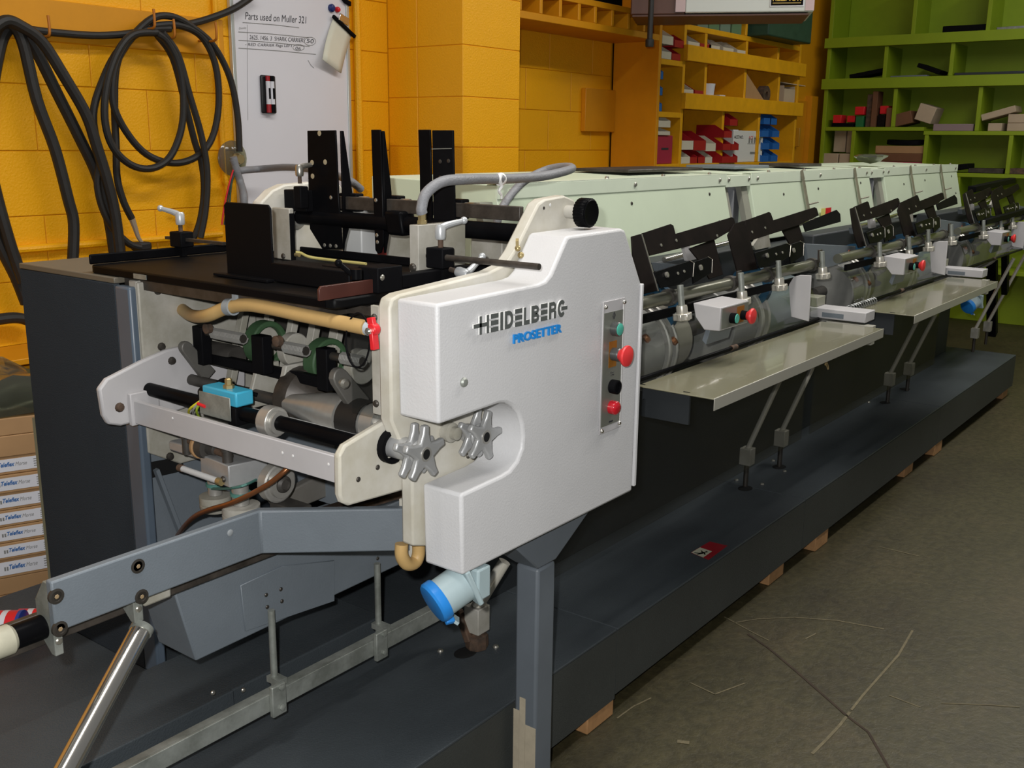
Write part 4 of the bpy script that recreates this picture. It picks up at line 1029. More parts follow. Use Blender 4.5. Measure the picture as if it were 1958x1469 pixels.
yk = px(770, 425, 'X', BX-.002).y
obj('shaft_knuckle', MB().prism([(BX-.022, yk-.02, 1.118), (BX+.02, yk-.02, 1.118), (BX+.02, yk-.012, 1.165), (BX-.022, yk-.012, 1.165)], (0, .045, 0)), BLACKG, ff, bevel=.006)
obj('shaft_bearing', MB().lathe((BX-.002, FF-.001, 1.139), (0, -1, 0), [(.030, 0), (.030, .008), (.025, .012), (.021, .022)], 22, rel=False), STEEL, ff)
obj('beam_clamp', MB().box(BX-.03, BX-.001, FF-.075, FF-.006, 1.152, 1.196), BLACKP, ff, bevel=.002)
# fluted hand knob on the near plate
kc = px(1080, 405, 'Y', FN)
kn = MB(); N = 26
prof = []
for k in range(N*2):
    a = math.pi*k/N; r = .0275 if k % 2 else .0255; prof.append((r*math.cos(a), r*math.sin(a)))
kn.prism([(kc.x+.006+a, FN-.030, kc.z+b) for a, b in prof], (0, -.024, 0))
kb = obj('hand_knob', kn, BLACKG, ff, bevel=.0012, seg=1)
obj('knob_face', MB().lathe((kc.x+.006, FN-.0545, kc.z), (0, -1, 0), [(.0245, 0), (.023, .0015), (.0205, .0008), (.001, .0008)], 26, rel=False), BLACKG, kb)
obj('knob_spindle', MB().cyl((kc.x+.006, FN-.0002, kc.z), (kc.x+.006, FN-.0305, kc.z), .012), CAST, kb)
obj('stub_bolt', MB().lathe((kc.x+.002, FN-.0005, kc.z-.052), (0, -1, 0), [(.014, 0), (.014, .02), (.009, .024)], 16, rel=False), CAST, ff)
for u, v in ((1040, 398), (1052, 392)): screw(ff, px(u, v, 'Y', FN-.0003), (0, -1, 0), .003, .001, BOLT if u < 1045 else BADGEW, 'cap_bolt')
p = px(990, 475, 'Y', FN-.004); mb = MB(); mb.ball(p, .0055, 8); mb.ball(p+V((.004, -.004, -.012)), .006, 8); mb.bar(p+V((-.004, -.002, .004)), p+V((-.010, -.006, .016)), .005, .008)
obj('wing_nut', mb, BRASS, ff)
# star handles
def star(u, v, y, nm='star_handle', R_=.047, h=.034, rot=.25):
    c = px(u, v, 'Y', y); mb = MB(); pts = []
    n = 5
    for k in range(n):
        a = rot+2*math.pi*k/n
        for da, r in ((-.13, 1.0), (.13, 1.0), (.21, .72), (.6283, .44), (1.047, .72)):
            pts.append((c.x+R_*r*math.cos(a+da), y, c.z+R_*r*math.sin(a+da)))
    nn = len(pts); mb.prism(pts, (0, .011, 0))
    o = obj(nm, mb, ALU, ff, bevel=.003)
    obj('handle_hub', MB().lathe((c.x, y+.0112, c.z), (0, 1, 0), [(.020, 0), (.022, .003), (.017, .012), (.016, h)], 20, rel=False), ALU, o)
    mb = MB(); pts = []
    for k in range(n):
        a = rot+2*math.pi*k/n
        for da, r in ((-.13, 1.0), (.13, 1.0), (.21, .72), (.6283, .44), (1.047, .72)): pts.append((c.x+R_*r*math.cos(a+da), y+.022, c.z+R_*r*math.sin(a+da)))
    mb.prism(pts, (0, .010, 0)); obj('second_star', mb, ALU, o, bevel=.003)
    obj('bore_ring', MB().ring((c.x, y-.0012, c.z), (0, 1, 0), .0085, .012, .0011, 18), STEEL, o)
    obj('bore', MB().lathe((c.x, y-.0006, c.z), (0, 1, 0), [(.0085, 0), (.0085, .0004)], 18, rel=False), mat('black_hole', '050505', .9), o)
    return c
c = star(815, 869, 1.043); obj('handle_ring', MB().ring((c.x-.012, 1.1125, c.z+.004), (0, -1, 0), .021, .028, .012), BLACKP, ff)
obj('handle_spindle', MB().cyl((c.x-.004, 1.075, c.z+.002), (c.x-.008, 1.1125, c.z+.004), .019), ALU, ff)
c = star(930, 836, 1.035, R_=.045, rot=.05); obj('handle_spindle', MB().cyl((c.x, 1.067, c.z), (c.x, FN-.001, c.z), .013), CAST, ff)
c = px(866, 828, 'Y', 1.07); obj('clamp_bolt', MB().lathe((c.x, FN-.0006, c.z), (0, -1, 0), [(.017, 0), (.017, .014), (.011, .016), (.011, .026), (.005, .028)], 16, rel=False), CAST, ff)
for u, v in ((908, 866), (895, 872)): screw(ff, px(u, v, 'Y', FN-.0003), (0, -1, 0), .005, .003, BOLT, 'cap_bolt')
# ================================================================== FEED TABLE
TZ0, TZ1 = 1.040, 1.056
tl = px(168, 522, 'Z', TZ0); tr_ = px(643, 593, 'Z', TZ0)
TX = (tl.x+tr_.x)/2; TYL, TYR = tl.y, tr_.y
ft = thing('feed_table', 'black metal feed table with raised rims on top of the feeder frame', 'table', ((TX+1.4)/2, 1.5, TZ0))
TXB = px(553, 478, 'Y', 1.62).x
rc = .014
TXB = 1.50
outl = [(TX+rc, TYR), (TX+.004, TYR+.004), (TX, TYR+rc), (TX, TYL-rc), (TX+.004, TYL-.004), (TX+rc, TYL), (TXB, TYL), (TXB, TYR)]
obj('table_top', MB().prism([(a, b, TZ0) for a, b in outl], (0, 0, TZ1-TZ0)), TABLEM, ft, bevel=.003)
obj('left_rim', MB().box(TX, TXB, TYL-.006, TYL, TZ1+.0003, TZ1+.020), BLACKG, ft, bevel=.003)
obj('back_rim', MB().box(TXB-.008, TXB, TYR+.02, TYL-.0065, TZ1+.0003, TZ1+.016), BLACKP, ft, bevel=.002)
obj('front_edge', MB().box(TX-.0015, TX-.0002, TYR+.02, TYL-.02, TZ0+.002, TZ1-.003), BLACKG, ft, smooth=False)
tg = px(268, 531, 'X', TX-.002)
obj('edge_tab', MB().box(TX-.0032, TX-.0016, tg.y-.02, tg.y+.02, TZ0+.003, TZ1-.004), GALV, ft, smooth=False)
# under-table stiffener
obj('under_stiffener', MB().box(1.10, 1.38, TYR+.05, TYL-.10, TZ0-.020, TZ0-.0005), RUSTB, ft)
# right hand square rail
ry = px(760, 545, 'Z', TZ1+.012).y
RY0, RY1 = TYR+.006, TYR+.028
RX0 = px(720, 560, 'Y', RY0).x
obj('side_rail', MB().box(RX0, 1.62, RY0, RY1, TZ1+.0003, TZ1+.024), BLACKP, ft, bevel=.0025)
pq = pxs([(610, 590), (612, 556), (622, 547), (706, 536), (706, 566)], 'Y', RY0+.004)
bx0 = px(612, 580, 'Y', RY0-.001).x
obj('side_stop_plate', MB().prism([(bx0, RY0, TZ1+.0005), (bx0, RY0, TZ1+.018), (bx0+.005, RY0, TZ1+.023), (RX0-.002, RY0, TZ1+.023), (RX0-.002, RY0, TZ1+.0005)], (0, .005, 0)), mat('red_brown_plate', '4a2a24', .35, var=.2, scale=20), ft, bevel=.001)
c = px(736, 540, 'Y', RY0)
obj('rail_block', MB().box(c.x-.028, c.x+.030, RY0-.012, RY1+.012, TZ1+.0005, TZ1+.042), BLACKP, ft, bevel=.002)
screw(ft, (px(731, 545, 'Y', RY0-.0125).x, RY0-.0125, TZ1+.026), (0, -1, 0), .005, .002, BOLTB, 'cap_bolt')
# L shaped paper side guide
gx = px(428, 525, 'Z', TZ1+.001).x
ga, gb = px(427, 386, 'X', gx), px(516, 392, 'X', gx)
gd = thing('side_guide', 'tall black L-shaped paper guide standing on the feed table', 'guide', (gx, (ga.y+gb.y)/2, TZ1))
zt = (ga.z+gb.z)/2
cr = .006
pl = [(gx, ga.y, TZ1+.001), (gx, ga.y, zt-cr), (gx, ga.y-cr, zt), (gx, gb.y+cr, zt), (gx, gb.y, zt-cr), (gx, gb.y, TZ1+.001)]
obj('upright_plate', MB().prism(pl, (.004, 0, 0)), mat('satin_black_paint', '0a0a0c', .6, spec=.1), gd, bevel=.0012, seg=1)
gr_ = px(712, 560, 'Z', TZ1+.002)
yr = RY1+.013
obj('guide_bar', MB().box(gx-.004, gx+.05, yr, gb.y-.001, TZ1+.001, TZ1+.034), mat('satin_black_paint', '0a0a0c', .6, spec=.1), gd, bevel=.002)
obj('guide_foot', MB().box(gx-.022, gx-.0045, gb.y-.01, ga.y+.012, TZ1+.001, TZ1+.006), BLACKP, gd, bevel=.001)
a, b = px(647, 503, 'Z', TZ1+.06), px(681, 532, 'Z', TZ1+.036)
mb = MB().tube([a, b], .0042, 10, 0); mb.ball(a, .006, 8)
obj('clamp_lever', mb, BLACKG, gd)
obj('lever_boss', MB().cyl((b.x, b.y, TZ1+.0345), (b.x, b.y, TZ1+.05), .009), BLACKG, gd)
obj('recess_plate', MB().box(gx+.02, gx+.048, yr+.02, yr+.09, TZ1+.0345, TZ1+.036), BROWNP, gd)

# ratchet handle: post with a bent arm and ball end
def handle(parent, base, up, arm, s=1.0, m=None):
    m = m or mat('silver_handle', 'b9bcbe', .35, metal=.35)
    base, up, arm = V(base), V(up), V(arm)
    mb = MB(); mb.lathe(base, up, [(.008*s, 0), (.0095*s, .004*s), (.0095*s, .022*s), (.007*s, .026*s)], 14, rel=False)
    t = base+up.normalized()*.019*s
    mb.tube([t, t+arm*.3+up.normalized()*.002*s, t+arm*.92], lambda q_: (.0075-.003*q_)*s, 10, 4)
    mb.ball(t+arm, .0068*s, 10)
    o = obj('ratchet_handle', mb, m, parent)
    obj('handle_stud', MB().cyl(base-up.normalized()*.016*s, base, .0045*s), RUST, o)
# right clamp on the side rail, with long rod
cxr = px(853, 515, 'Y', RY0).x
kr = thing('rod_clamp', 'black clamp block with two silver handles on the right table rail', 'clamp', (cxr, RY0, TZ1+.024))
zk0 = TZ1+.0245
obj('clamp_block', MB().box(cxr-.016, cxr+.016, RY0-.006, RY1+.012, zk0, zk0+.036), BLACKP, kr, bevel=.0025)
obj('clamp_jaw', MB().box(cxr-.014, cxr+.014, RY0-.006, RY0-.0008, TZ1+.002, zk0-.0005), BLACKP, kr)
ra, rb_ = px(802, 487, 'Y', RY1+.05), None
zr = zk0+.020
rx_ = cxr-.006
ya = RY1+.045; yb_ = px(1031, 518, 'X', rx_).y
obj('guide_rod', MB().cyl((rx_, ya, zr), (rx_, RY1+.0125, zr), .0055).cyl((rx_, RY0-.0065, zr), (rx_, yb_, zr), .0055), RUSTB, kr)
handle(kr, (cxr, (RY0+RY1)/2+.002, zk0+.050), (0, 0, 1), V((.050, -.012, .012)))
handle(kr, (cxr+.004, RY0-.022, zk0-.004), (0, -1, -.15), V((.052, .004, .026)))
# left clamp on the left rim
cl_ = px(352, 486, 'Y', TYL-.02)
kl = thing('rim_clamp', 'black clamp block with one silver handle on the left table rim', 'clamp', (cl_.x, TYL-.02, TZ1))
xk = cl_.x; zk = TZ1+.0205
obj('clamp_block', MB().box(xk-.014, xk+.018, TYL-.032, TYL+.008, zk, zk+.032), BLACKP, kl, bevel=.0025)
obj('clamp_jaw', MB().box(xk-.004, xk+.008, TYL-.020, TYL-.0095, TZ1+.001, zk-.0005), BLACKP, kl)
obj('guide_rod', MB().bar((xk+.002, TYL+.04, zk+.016), (xk+.002, TYL+.0085, zk+.016), .010, .006).bar((xk+.002, TYL-.0325, zk+.016), (xk+.002, px(427, 462, 'X', xk).y, zk+.016), .010, .006), RUSTB, kl)
handle(kl, (xk+.001, TYL-.012, zk+.046), (0, 0, 1), V((-.018, .040, .014)))

# light grey block plates standing either side behind the guides
pa, pb = px(784, 520, 'Y', RY1+.016), None
gpY = RY1+.016
x0_, x1_ = px(800, 470, 'Y', gpY).x, px(890, 470, 'Y', gpY).x
z1_ = px(800, 431, 'Y', gpY).z
sp = thing('suction_block', 'light grey upright metal plate with a hose fitting behind the right clamp', 'block', ((x0_+x1_)/2, gpY, TZ1))
ywid = px(783, 470, 'X', x0_).y
obj('block_plate', MB().box(x0_, x1_, gpY, ywid, TZ1+.001, z1_), CAST, sp, bevel=.0012)
screw(sp, px(790, 512, 'X', x0_-.0005), (-1, 0, 0), .008, .005, BOLT, 'cap_bolt')
hb = px(808, 424, 'X', x0_+.01)
obj('hose_fitting', MB().lathe((hb.x+.012, (gpY+ywid)/2, z1_+.0004), (0, 0, 1), [(.009, 0), (.009, .006), (.0075, .007), (.0075, .018)], 6, rel=False), BRASS, sp)
fl0 = px(528, 485, 'Z', TZ1+.001)
fx = px(523, 490, 'Y', FF-.03).x
sp2 = thing('frame_block', 'grey cast block standing on the far end of the feed table', 'block', (fx+.03, FF-.03, TZ1))
ya_, yb2 = px(523, 480, 'X', fx).y, px(556, 480, 'X', fx).y
obj('block_plate', MB().box(fx, fx+.012, yb2, ya_, TZ1+.001, px(540, 398, 'X', fx).z), CAST, sp2, bevel=.002)
obj('edge_seal', MB().box(fx-.001, fx+.011, yb2-.002, yb2-.0005, TZ1+.001, px(550, 408, 'X', fx).z), BLACKP, sp2)
obj('air_nipple', MB().cyl((fx+.01, yb2-.0022, TZ1+.012), (fx+.01, yb2-.014, TZ1+.012), .004), BRASS, sp2)
screw(sp2, (fx-.0005, (ya_+yb2)/2-.004, TZ1+.008), (-1, 0, 0), .006, .003, BOLT, 'cap_bolt')
yt = [px(561, 482, 'X', fx+.01), px(575, 484, 'X', fx+.02), px(590, 491, 'X', fx+.02), px(620, 496, 'X', fx+.03), px(700, 506, 'X', fx+.03)]
yt = [V((q_.x, q_.y, max(q_.z, TZ1+.006))) for q_ in yt]
one('air_tube', MB().tube(yt, .003, 8, 5), mat('yellowed_tube', 'b8ad6c', .4), 'thin yellowish air tube trailing across the back of the table', 'tube')

# three uprights on the cross beam
QX = BX-.012
def gp(u, v): return px(u, v, 'X', QX)
def guide(nm, lab, face, flange=None, holes=(), m=BLACKG, tails=True):
    P = [gp(u, v) for u, v in face]
    ym = sum(q_.y for q_ in P)/len(P); zmn = min(q_.z for q_ in P)
    g = thing(nm, lab, 'guide', (QX, ym, zmn), 'uprights on the rear cross beam')
    obj('guide_plate', MB().prism(P, (.0045, 0, 0)), m, g, bevel=.001, seg=1)
    if flange:
        F = [V((q_.x, q_.y, q_.z)) for q_ in [gp(u, v) for u, v in flange[0]]]
        dpt = flange[1]; n = len(F)
        # flange runs back along the machine axis at the near edge
        yb = min(q_.y for q_ in F); prof = flange[2]
        obj('guide_flange', MB().prism([(QX+.005+a, yb, b) for a, b in prof], (0, .005, 0)), m, g, bevel=.001, seg=1)
    for u, v in holes: screw(g, gp(u, v)-V((.0004, 0, 0)), (-1, 0, 0), .0042, .0015, BOLTB, 'rivet')
    return g
zt_ = gp(600, 250).z
zb_ = gp(610, 478).z
g1 = guide('sheet_upright', 'broad black upright plate with chamfered foot, leftmost of three on the beam', [(587, 250), (641, 249), (647, 380), (654, 476), (616, 477), (592, 438), (590, 400)],
      ([(641, 249), (655, 470)], .02, [(0, zt_), (.008, zt_), (.028, 1.19), (.028, 1.15), (.004, zb_+.02), (0, zb_)]), ((633, 378), (621, 469), (632, 470), (643, 471)))
for u, v in ((597, 311), (622, 310), (598, 337), (611, 255)): screw(g1, gp(u, v)-V((.0005, 0, 0)), (-1, 0, 0), .0055, .0005, mat('hole_rim_tan', 'a3977c', .5), 'drilled_hole')
g2 = guide('narrow_upright', 'narrow black upright strip with rounded foot between the two broad ones', [(709, 248), (727, 248), (732, 400), (733, 465), (728, 484), (722, 486), (717, 478), (714, 400)],
      ([(727, 249), (733, 470)], .02, [(0, zt_), (.006, zt_), (.022, 1.20), (.022, 1.15), (.004, 1.08), (0, 1.08)]), ((719, 383), (721, 450), (722, 463)))
g3 = guide('stepped_upright', 'broad black upright with welded edge strip, rightmost of three on the beam', [(799, 248), (822, 248), (824, 300), (826, 425), (803, 425), (802, 330)],
      None, ())
P = [gp(u, v) for u, v in ((823, 249), (863, 249), (864, 300), (867, 420), (826, 424))]
obj('side_plate', MB().prism([q_+V((.003, -.0008, 0)) for q_ in P], (.005, 0, 0)), BLACKP, g3, bevel=.001, seg=1)
for u, v in ((840, 309), (856, 308), (840, 340)): screw(g3, gp(u, v)+V((.0024, 0, 0)), (-1, 0, 0), .004, .001, BOLT, 'rivet')
obj('scribed_edge', MB().bar(gp(824, 285)+V((.0023, 0, 0)), gp(862, 284)+V((.0023, 0, 0)), .001, .0012), GALV, g3)
for g, u, w_ in ((g1, 672, .05), (g2, 752, .035), (g3, 875, .04)):
    y = px(u, 375, 'X', BX).y
    obj('beam_clamp_block', MB().box(BX+.0128, BX+.035, y, y+w_, 1.155, 1.192), BLACKP, g, bevel=.002)
    obj('clamp_screw', MB().cyl((BX+.024, y-.0005, 1.178), (BX+.024, y-.022, 1.178), .009), BOLTB, g)
hp = px(577, 345, 'X', QX-.03)
handle(g1, (QX-.03, hp.y+.006, 1.225), (0, 0, 1), V((.05, -.004, .008)), .9, BOLTB)
obj('handle_bracket', MB().box(QX-.040, QX-.018, hp.y-.006, hp.y+.016, 1.160, 1.205), BLACKP, g1, bevel=.002)
# brown card lying behind the beam
one('cardboard_sheet', MB().prism([(1.60, 1.22, 1.150), (1.62, 1.68, 1.150), (1.74, 1.66, 1.152), (1.74, 1.20, 1.152)], (0, 0, .003)), CARD, 'brown cardboard sheet lying flat behind the cross beam', 'cardboard', smooth=False)

# ------------------------------------------------------------------ hoses above
hy = (gpY+ywid)/2
h0 = V((hb.x+.012, hy, z1_+.019))
gh = thing('air_hose', 'grey ribbed air hose with a white tie, looping from the upright plate', 'hose', (h0.x, hy, z1_+.02))
def hp_(u, v, y): return px(u, v, 'Y', y)
hl = [h0, hp_(806, 398, hy), hp_(815, 370, hy), hp_(845, 348, hy-.005), hp_(890, 343, hy), hp_(960, 342, 1.27), hp_(1030, 338, 1.30), hp_(1075, 329, 1.32), hp_(1094, 322, 1.36), hp_(1080, 319, 1.42), hp_(1045, 325, 1.48), hp_(1005, 345, 1.50), hp_(975, 375, 1.50), hp_(955, 410, 1.5), hp_(945, 455, 1.5), hp_(943, 500, 1.5)]
obj('hose', MB().tube(hl, .0098, 14, 6), GHOSE, gh)
tie = [hp_(957, 334, 1.258), hp_(955, 344, 1.256), hp_(959, 356, 1.258), hp_(954, 365, 1.257), hp_(959, 374, 1.258), hp_(958, 381, 1.258)]
obj('cloth_tie', MB().tube(tie, lambda t: .0048-.003*t, 8, 4).ring(hp_(957, 343, 1.2715)-V((.004, 0, 0)), (1, .15, .05), .0100, .0125, .008), WHITEC, gh)
el = thing('elbow_fitting', 'clear plastic disc lamp housing with grey conduits on the whiteboard edge', 'fitting', px(452, 300, 'Y', WY-.1))
c = px(452, 303, 'Y', WY-.05)
obj('glass_disc', MB().lathe((c.x, WY-.022, c.z), (0, -1, 0), [(.062, 0), (.064, .006), (.05, .016), (.03, .022), (.012, .026)], 26, rel=False), POLY, el)
obj('metal_core', MB().lathe((c.x-.002, WY-.049, c.z-.002), (0, -1, 0), [(.020, 0), (.022, .012), (.016, .02), (.016, .03)], 18, rel=False), BRASS, el)
yE = WY-.11
def ce(u, v, y=yE): return px(u, v, 'Y', y)
obj('conduit', MB().tube([ce(445, 305), ce(455, 325), ce(470, 325), ce(500, 323), ce(545, 320, 2.9), ce(590, 323, 2.7), ce(640, 335, 2.5), ce(668, 345, 2.4), ce(690, 362, 2.4)], .0125, 12, 5), GHOSE, el)
obj('conduit', MB().tube([ce(446, 300), ce(452, 325), ce(460, 350), ce(466, 375, 3.0), ce(466, 410, 3.0)], .0135, 12, 5), GHOSE, el)
for k, m in enumerate((REDP, RUBBER, DKGREEN)):
    obj('wire', MB().tube([ce(446+2*k, 325), ce(440+2*k, 345), ce(435+3*k, 365), ce(428+5*k, 400), ce(424+5*k, 430)], .003, 6, 4), m, el)

# ================================================================== TAN HOSE under the table
HX = 1.10
th_ = thing('tan_hose', 'tan rubber hose hung under the table edge with a grey clip and red valve', 'hose', px(550, 600, 'X', HX))
def hx(u, v, X=HX): return px(u, v, 'X', X)
hpts = [hx(340, 585, 1.2), hx(365, 603, 1.15), hx(395, 604), hx(430, 590), hx(470, 583), (hx(520, 590)), hx(580, 603), hx(640, 615), hx(700, 627)]
obj('hose', MB().tube(hpts, .0118, 14, 6), HOSEM, th_)
obj('hose_clip', MB().ring(hx(440, 588)+V((0, .006, 0)), (0, -1, .12), .0119, .0150, .016), mat('grey_clip', '8d9498', .4), th_)
obj('clip_tab', MB().box(HX-.006, HX+.006, hx(452, 578).y-.006, hx(452, 578).y+.004, hx(452, 578).z-.002, TZ0-.001), mat('grey_clip', '8d9498', .4), th_)
e = hx(703, 627)
obj('hose_end', MB().cyl(e, e+V((0, -.010, -.001)), .012), mat('pale_grey_ferrule', 'b4bcc2', .4), th_)
mb = MB()
for a, L_ in ((2.0, .022), (4.9, .030)): mb.bar(e+V((-.004, -.016, -.002)), e+V((-.004, -.016-L_*math.cos(a)*.5, L_*math.sin(a)-.002)), .008, .013)
mb.lathe(e+V((-.010, -.016, 0)), (1, 0, 0), [(.009, 0), (.010, .003), (.010, .012), (.008, .014)], 14, rel=False)
obj('valve_wing', mb, REDP, th_, bevel=.002)
obj('valve_bolt', MB().lathe(e+V((-.0105, -.014, -.002)), (-1, 0, 0), [(.006, 0), (.006, .004), (.004, .006)], 10, rel=False), CHROME, th_)
cc = hx(684, 651, HX-.008)
obj('cable_tie', MB().tube([cc+V((.004*math.sin(t), -.026*math.cos(t), .042*math.sin(t))) for t in [k*math.pi/9 for k in range(18)]], .0016, 6, 2, closed=True), BLACKP, th_)

# ================================================================== CYAN SENSOR on the cross shaft
s0 = px(420, 770, 'X', sxx-.016)
sn = thing('photo_sensor', 'bright blue sensor box on a bracket clamped to the black cross shaft', 'sensor', (sxx, s0.y, szz))
yl_, yr_ = px(384, 770, 'X', sxx-.02).y, px(448, 770, 'X', sxx-.02).y
sb_ = obj('sensor_body', MB().box(sxx-.016, sxx+.022, yr_, yl_, szz+.0135, szz+.040), CYAN, sn, bevel=.003)
obj('sensor_clamp', MB().box(sxx-.018, sxx+.018, yr_+.001, yr_+.024, szz-.020, szz+.0128), BLACKP, sn, bevel=.002)
obj('bracket_plate', MB().box(sxx-.0205, sxx-.0185, yr_+.012, yl_+.004, szz-.012, szz+.030), GALV, sn, bevel=.0008, seg=1)
obj('conduit_gland', MB().cyl((sxx, yl_+.0005, szz+.024), (sxx, yl_+.022, szz+.020), .010), BLACKP, sn)
yb_2 = (yr_+yl_)/2-.008
obj('lock_nut', MB().lathe((sxx, yb_2, szz+.0403), (0, 0, 1), [(.010, 0), (.010, .006), (.0065, .007), (.0065, .016), (.004, .018)], 6, rel=False), BRASS, sb_)
for k, m in enumerate((mat('wire_green_yellow', '8fa52a', .5), mat('grey_wire', '8c8c88', .5), mat('yellow_wire', 'c9c12e', .5))):
    obj('wire', MB().tube([(sxx-.012, yl_+.002, szz+.014), (sxx-.022, yl_+.010+.008*k, szz-.004), (sxx-.012, yl_+.022+.014*k, szz-.020), (sxx+.0, yl_+.028+.016*k, szz-.034)], .0022, 6, 4), m, sn)
obj('red_ferrule', MB().cyl((sxx-.022, yl_+.006, szz+.006), (sxx-.022, yl_-.014, szz+.004), .003), REDP, sn)

# ================================================================== ROLLER GEAR hanging below the front bar
lg = thing('delivery_rollers', 'small pulley gear with aluminium block and copper pipe below the front bar', 'mechanism', (1.12, 1.45, .68))
def lg_(u, v, X): return px(u, v, 'X', X)
GXX = 1.10
a = lg_(400, 852, GXX)
obj('worn_wheel', MB().lathe((GXX-.01, a.y+.016, a.z), (0, -1, 0), [(.010, 0), (.023, .001), (.024, .004), (.024, .008), (.022, .009)], 24, rel=False), CARD, lg)
obj('wheel_hub', MB().lathe((GXX-.01, a.y+.0065, a.z), (0, -1, 0), [(.021, 0), (.022, .004), (.021, .02), (.012, .022), (.010, .04), (.006, .042)], 22, rel=False), DARKIN, lg)
obj('wheel_axle', MB().cyl((GXX-.01, a.y+.045, a.z+.003), (GXX-.01, a.y-.075, a.z-.004), .0065), RUST, lg)
def upright_bolt(u, v0, v1, X, r, nm='clamp_post', m=DARKIN):
    b0, b1 = lg_(u, v1, X), lg_(u, v0, X)
    obj(nm, MB().lathe((X, b0.y, b0.z), (0, 0, 1), [(r, 0), (r, b1.z-b0.z-.008), (r*1.25, b1.z-b0.z-.007), (r*1.25, b1.z-b0.z), (r*.7, b1.z-b0.z+.002)], 12, rel=False), m, lg)
upright_bolt(358, 831, 868, GXX-.012, .0085); upright_bolt(436, 856, 890, GXX-.016, .0095)
bz1 = lg_(404, 816, GXX-.012)
obj('cracked_lug', MB().box(GXX-.022, GXX-.008, bz1.y-.012, bz1.y+.010, bz1.z-.025, bz1.z+.003), RUST, lg, bevel=.003)
m0, m1 = lg_(354, 868, GXX), lg_(480, 902, GXX)
q0, q1, q2 = lg_(352, 878, GXX), lg_(408, 905, GXX-.02), lg_(433, 928, GXX-.02)
za_2, zb_2 = lg_(410, 878, GXX-.02).z, lg_(433, 926, GXX-.02).z
yA, yB_, yC = lg_(350, 880, GXX+.03).y, lg_(405, 895, GXX-.0).y, lg_(434, 900, GXX-.03).y
obj('clamp_block', MB().hull([(GXX-.03, yC-.004, zb_2), (GXX+.045, yC-.02, zb_2), (GXX+.045, yB_+.006, zb_2), (GXX-.02, yB_+.006, zb_2)], [(GXX-.03, yC-.004, za_2), (GXX+.045, yC-.02, za_2), (GXX+.045, yB_+.006, za_2), (GXX-.02, yB_+.006, za_2)]), ALU, lg, bevel=.002)
obj('support_arm', MB().box(GXX+.0, GXX+.045, yB_+.0065, yA, za_2-.022, za_2-.002), ALU, lg, bevel=.004)
r0, r1 = lg_(347, 895, GXX-.035), lg_(421, 921, GXX-.035)
rod_ = obj('adjust_rod', MB().cyl((GXX-.036, r0.y, r0.z), (GXX-.036, r1.y, r1.z), .0058), WHITEP, lg)
for q_, m in ((r0, RUST), (r1, BRASS)): obj('rod_tip', MB().cyl((GXX-.036, q_.y+.006, q_.z), (GXX-.036, q_.y-.006, q_.z), .0068), m, rod_)
screw(lg, (GXX-.0305, r1.y-.004, r1.z+.004), (-1, 0, 0), .006, .004, BOLT, 'cap_bolt')
for (u, vt, vb, rs, rp, X) in ((409, 905, 970, .0135, .030, GXX+.03), (458, 915, 990, .0155, .034, GXX-.005)):
    t_, b_ = lg_(u, vt, X), lg_(u, vb, X); L = t_.z-b_.z
    obj('roller_shaft', MB().cyl((X, t_.y, b_.z+.028), (X, t_.y, min(t_.z, zb_2-.0005)), rs), STEEL, lg)
    obj('pulley', MB().lathe((X, t_.y, b_.z-.004), (0, 0, 1), [(rp*.88, 0), (rp, .006), (rp, .013), (rp*.94, .0145), (rp, .016), (rp, .030), (rp*.5, .031)], 26, rel=False), CAST, lg)
    obj('belt', MB().ring((X, t_.y, b_.z+.045), (0, 0, 1), rs, rs+.003, .006), TEAL, lg)
ba, bb2 = lg_(430, 930, GXX), lg_(495, 915, GXX+.06)
obj('belt_run', MB().tube([lg_(398, 935, GXX+.03), lg_(440, 934, GXX-.02), lg_(470, 927, GXX-.02), lg_(500, 912, GXX+.05)], .0025, 8, 4), TEAL, lg)
bc = lg_(528, 922, 1.13)
obj('bearing_housing', MB().lathe((1.13, bc.y+.012, bc.z), (0, -1, 0), [(.030, 0), (.036, .004), (.036, .022), (.033, .024)], 28, rel=False), STEEL, lg)
obj('bearing_ring', MB().ring((1.13, bc.y-.012, bc.z), (0, -1, 0), .016, .026, .008), STEEL, lg)
obj('bearing_bore', MB().lathe((1.13, bc.y-.0125, bc.z), (0, -1, 0), [(.0155, 0), (.0155, .010), (.010, .014), (.009, .010), (.001, .010)], 20, rel=False), DARKIN, lg)
obj('housing_arm', MB().box(1.12, 1.16, bc.y-.06, bc.y+.01, bc.z-.075, bc.z-.037), DARKIN, lg, bevel=.003)
cpp = [lg_(558, 888, 1.10), lg_(540, 905, 1.085), lg_(515, 925, 1.075), lg_(480, 945, 1.062), lg_(440, 963, 1.05), lg_(400, 975, 1.06), lg_(372, 988, 1.08), lg_(350, 1010, 1.12), lg_(330, 1040, 1.2), lg_(318, 1068, 1.25)]
obj('copper_pipe', MB().tube(cpp, .0048, 12, 6), COPPER, lg)

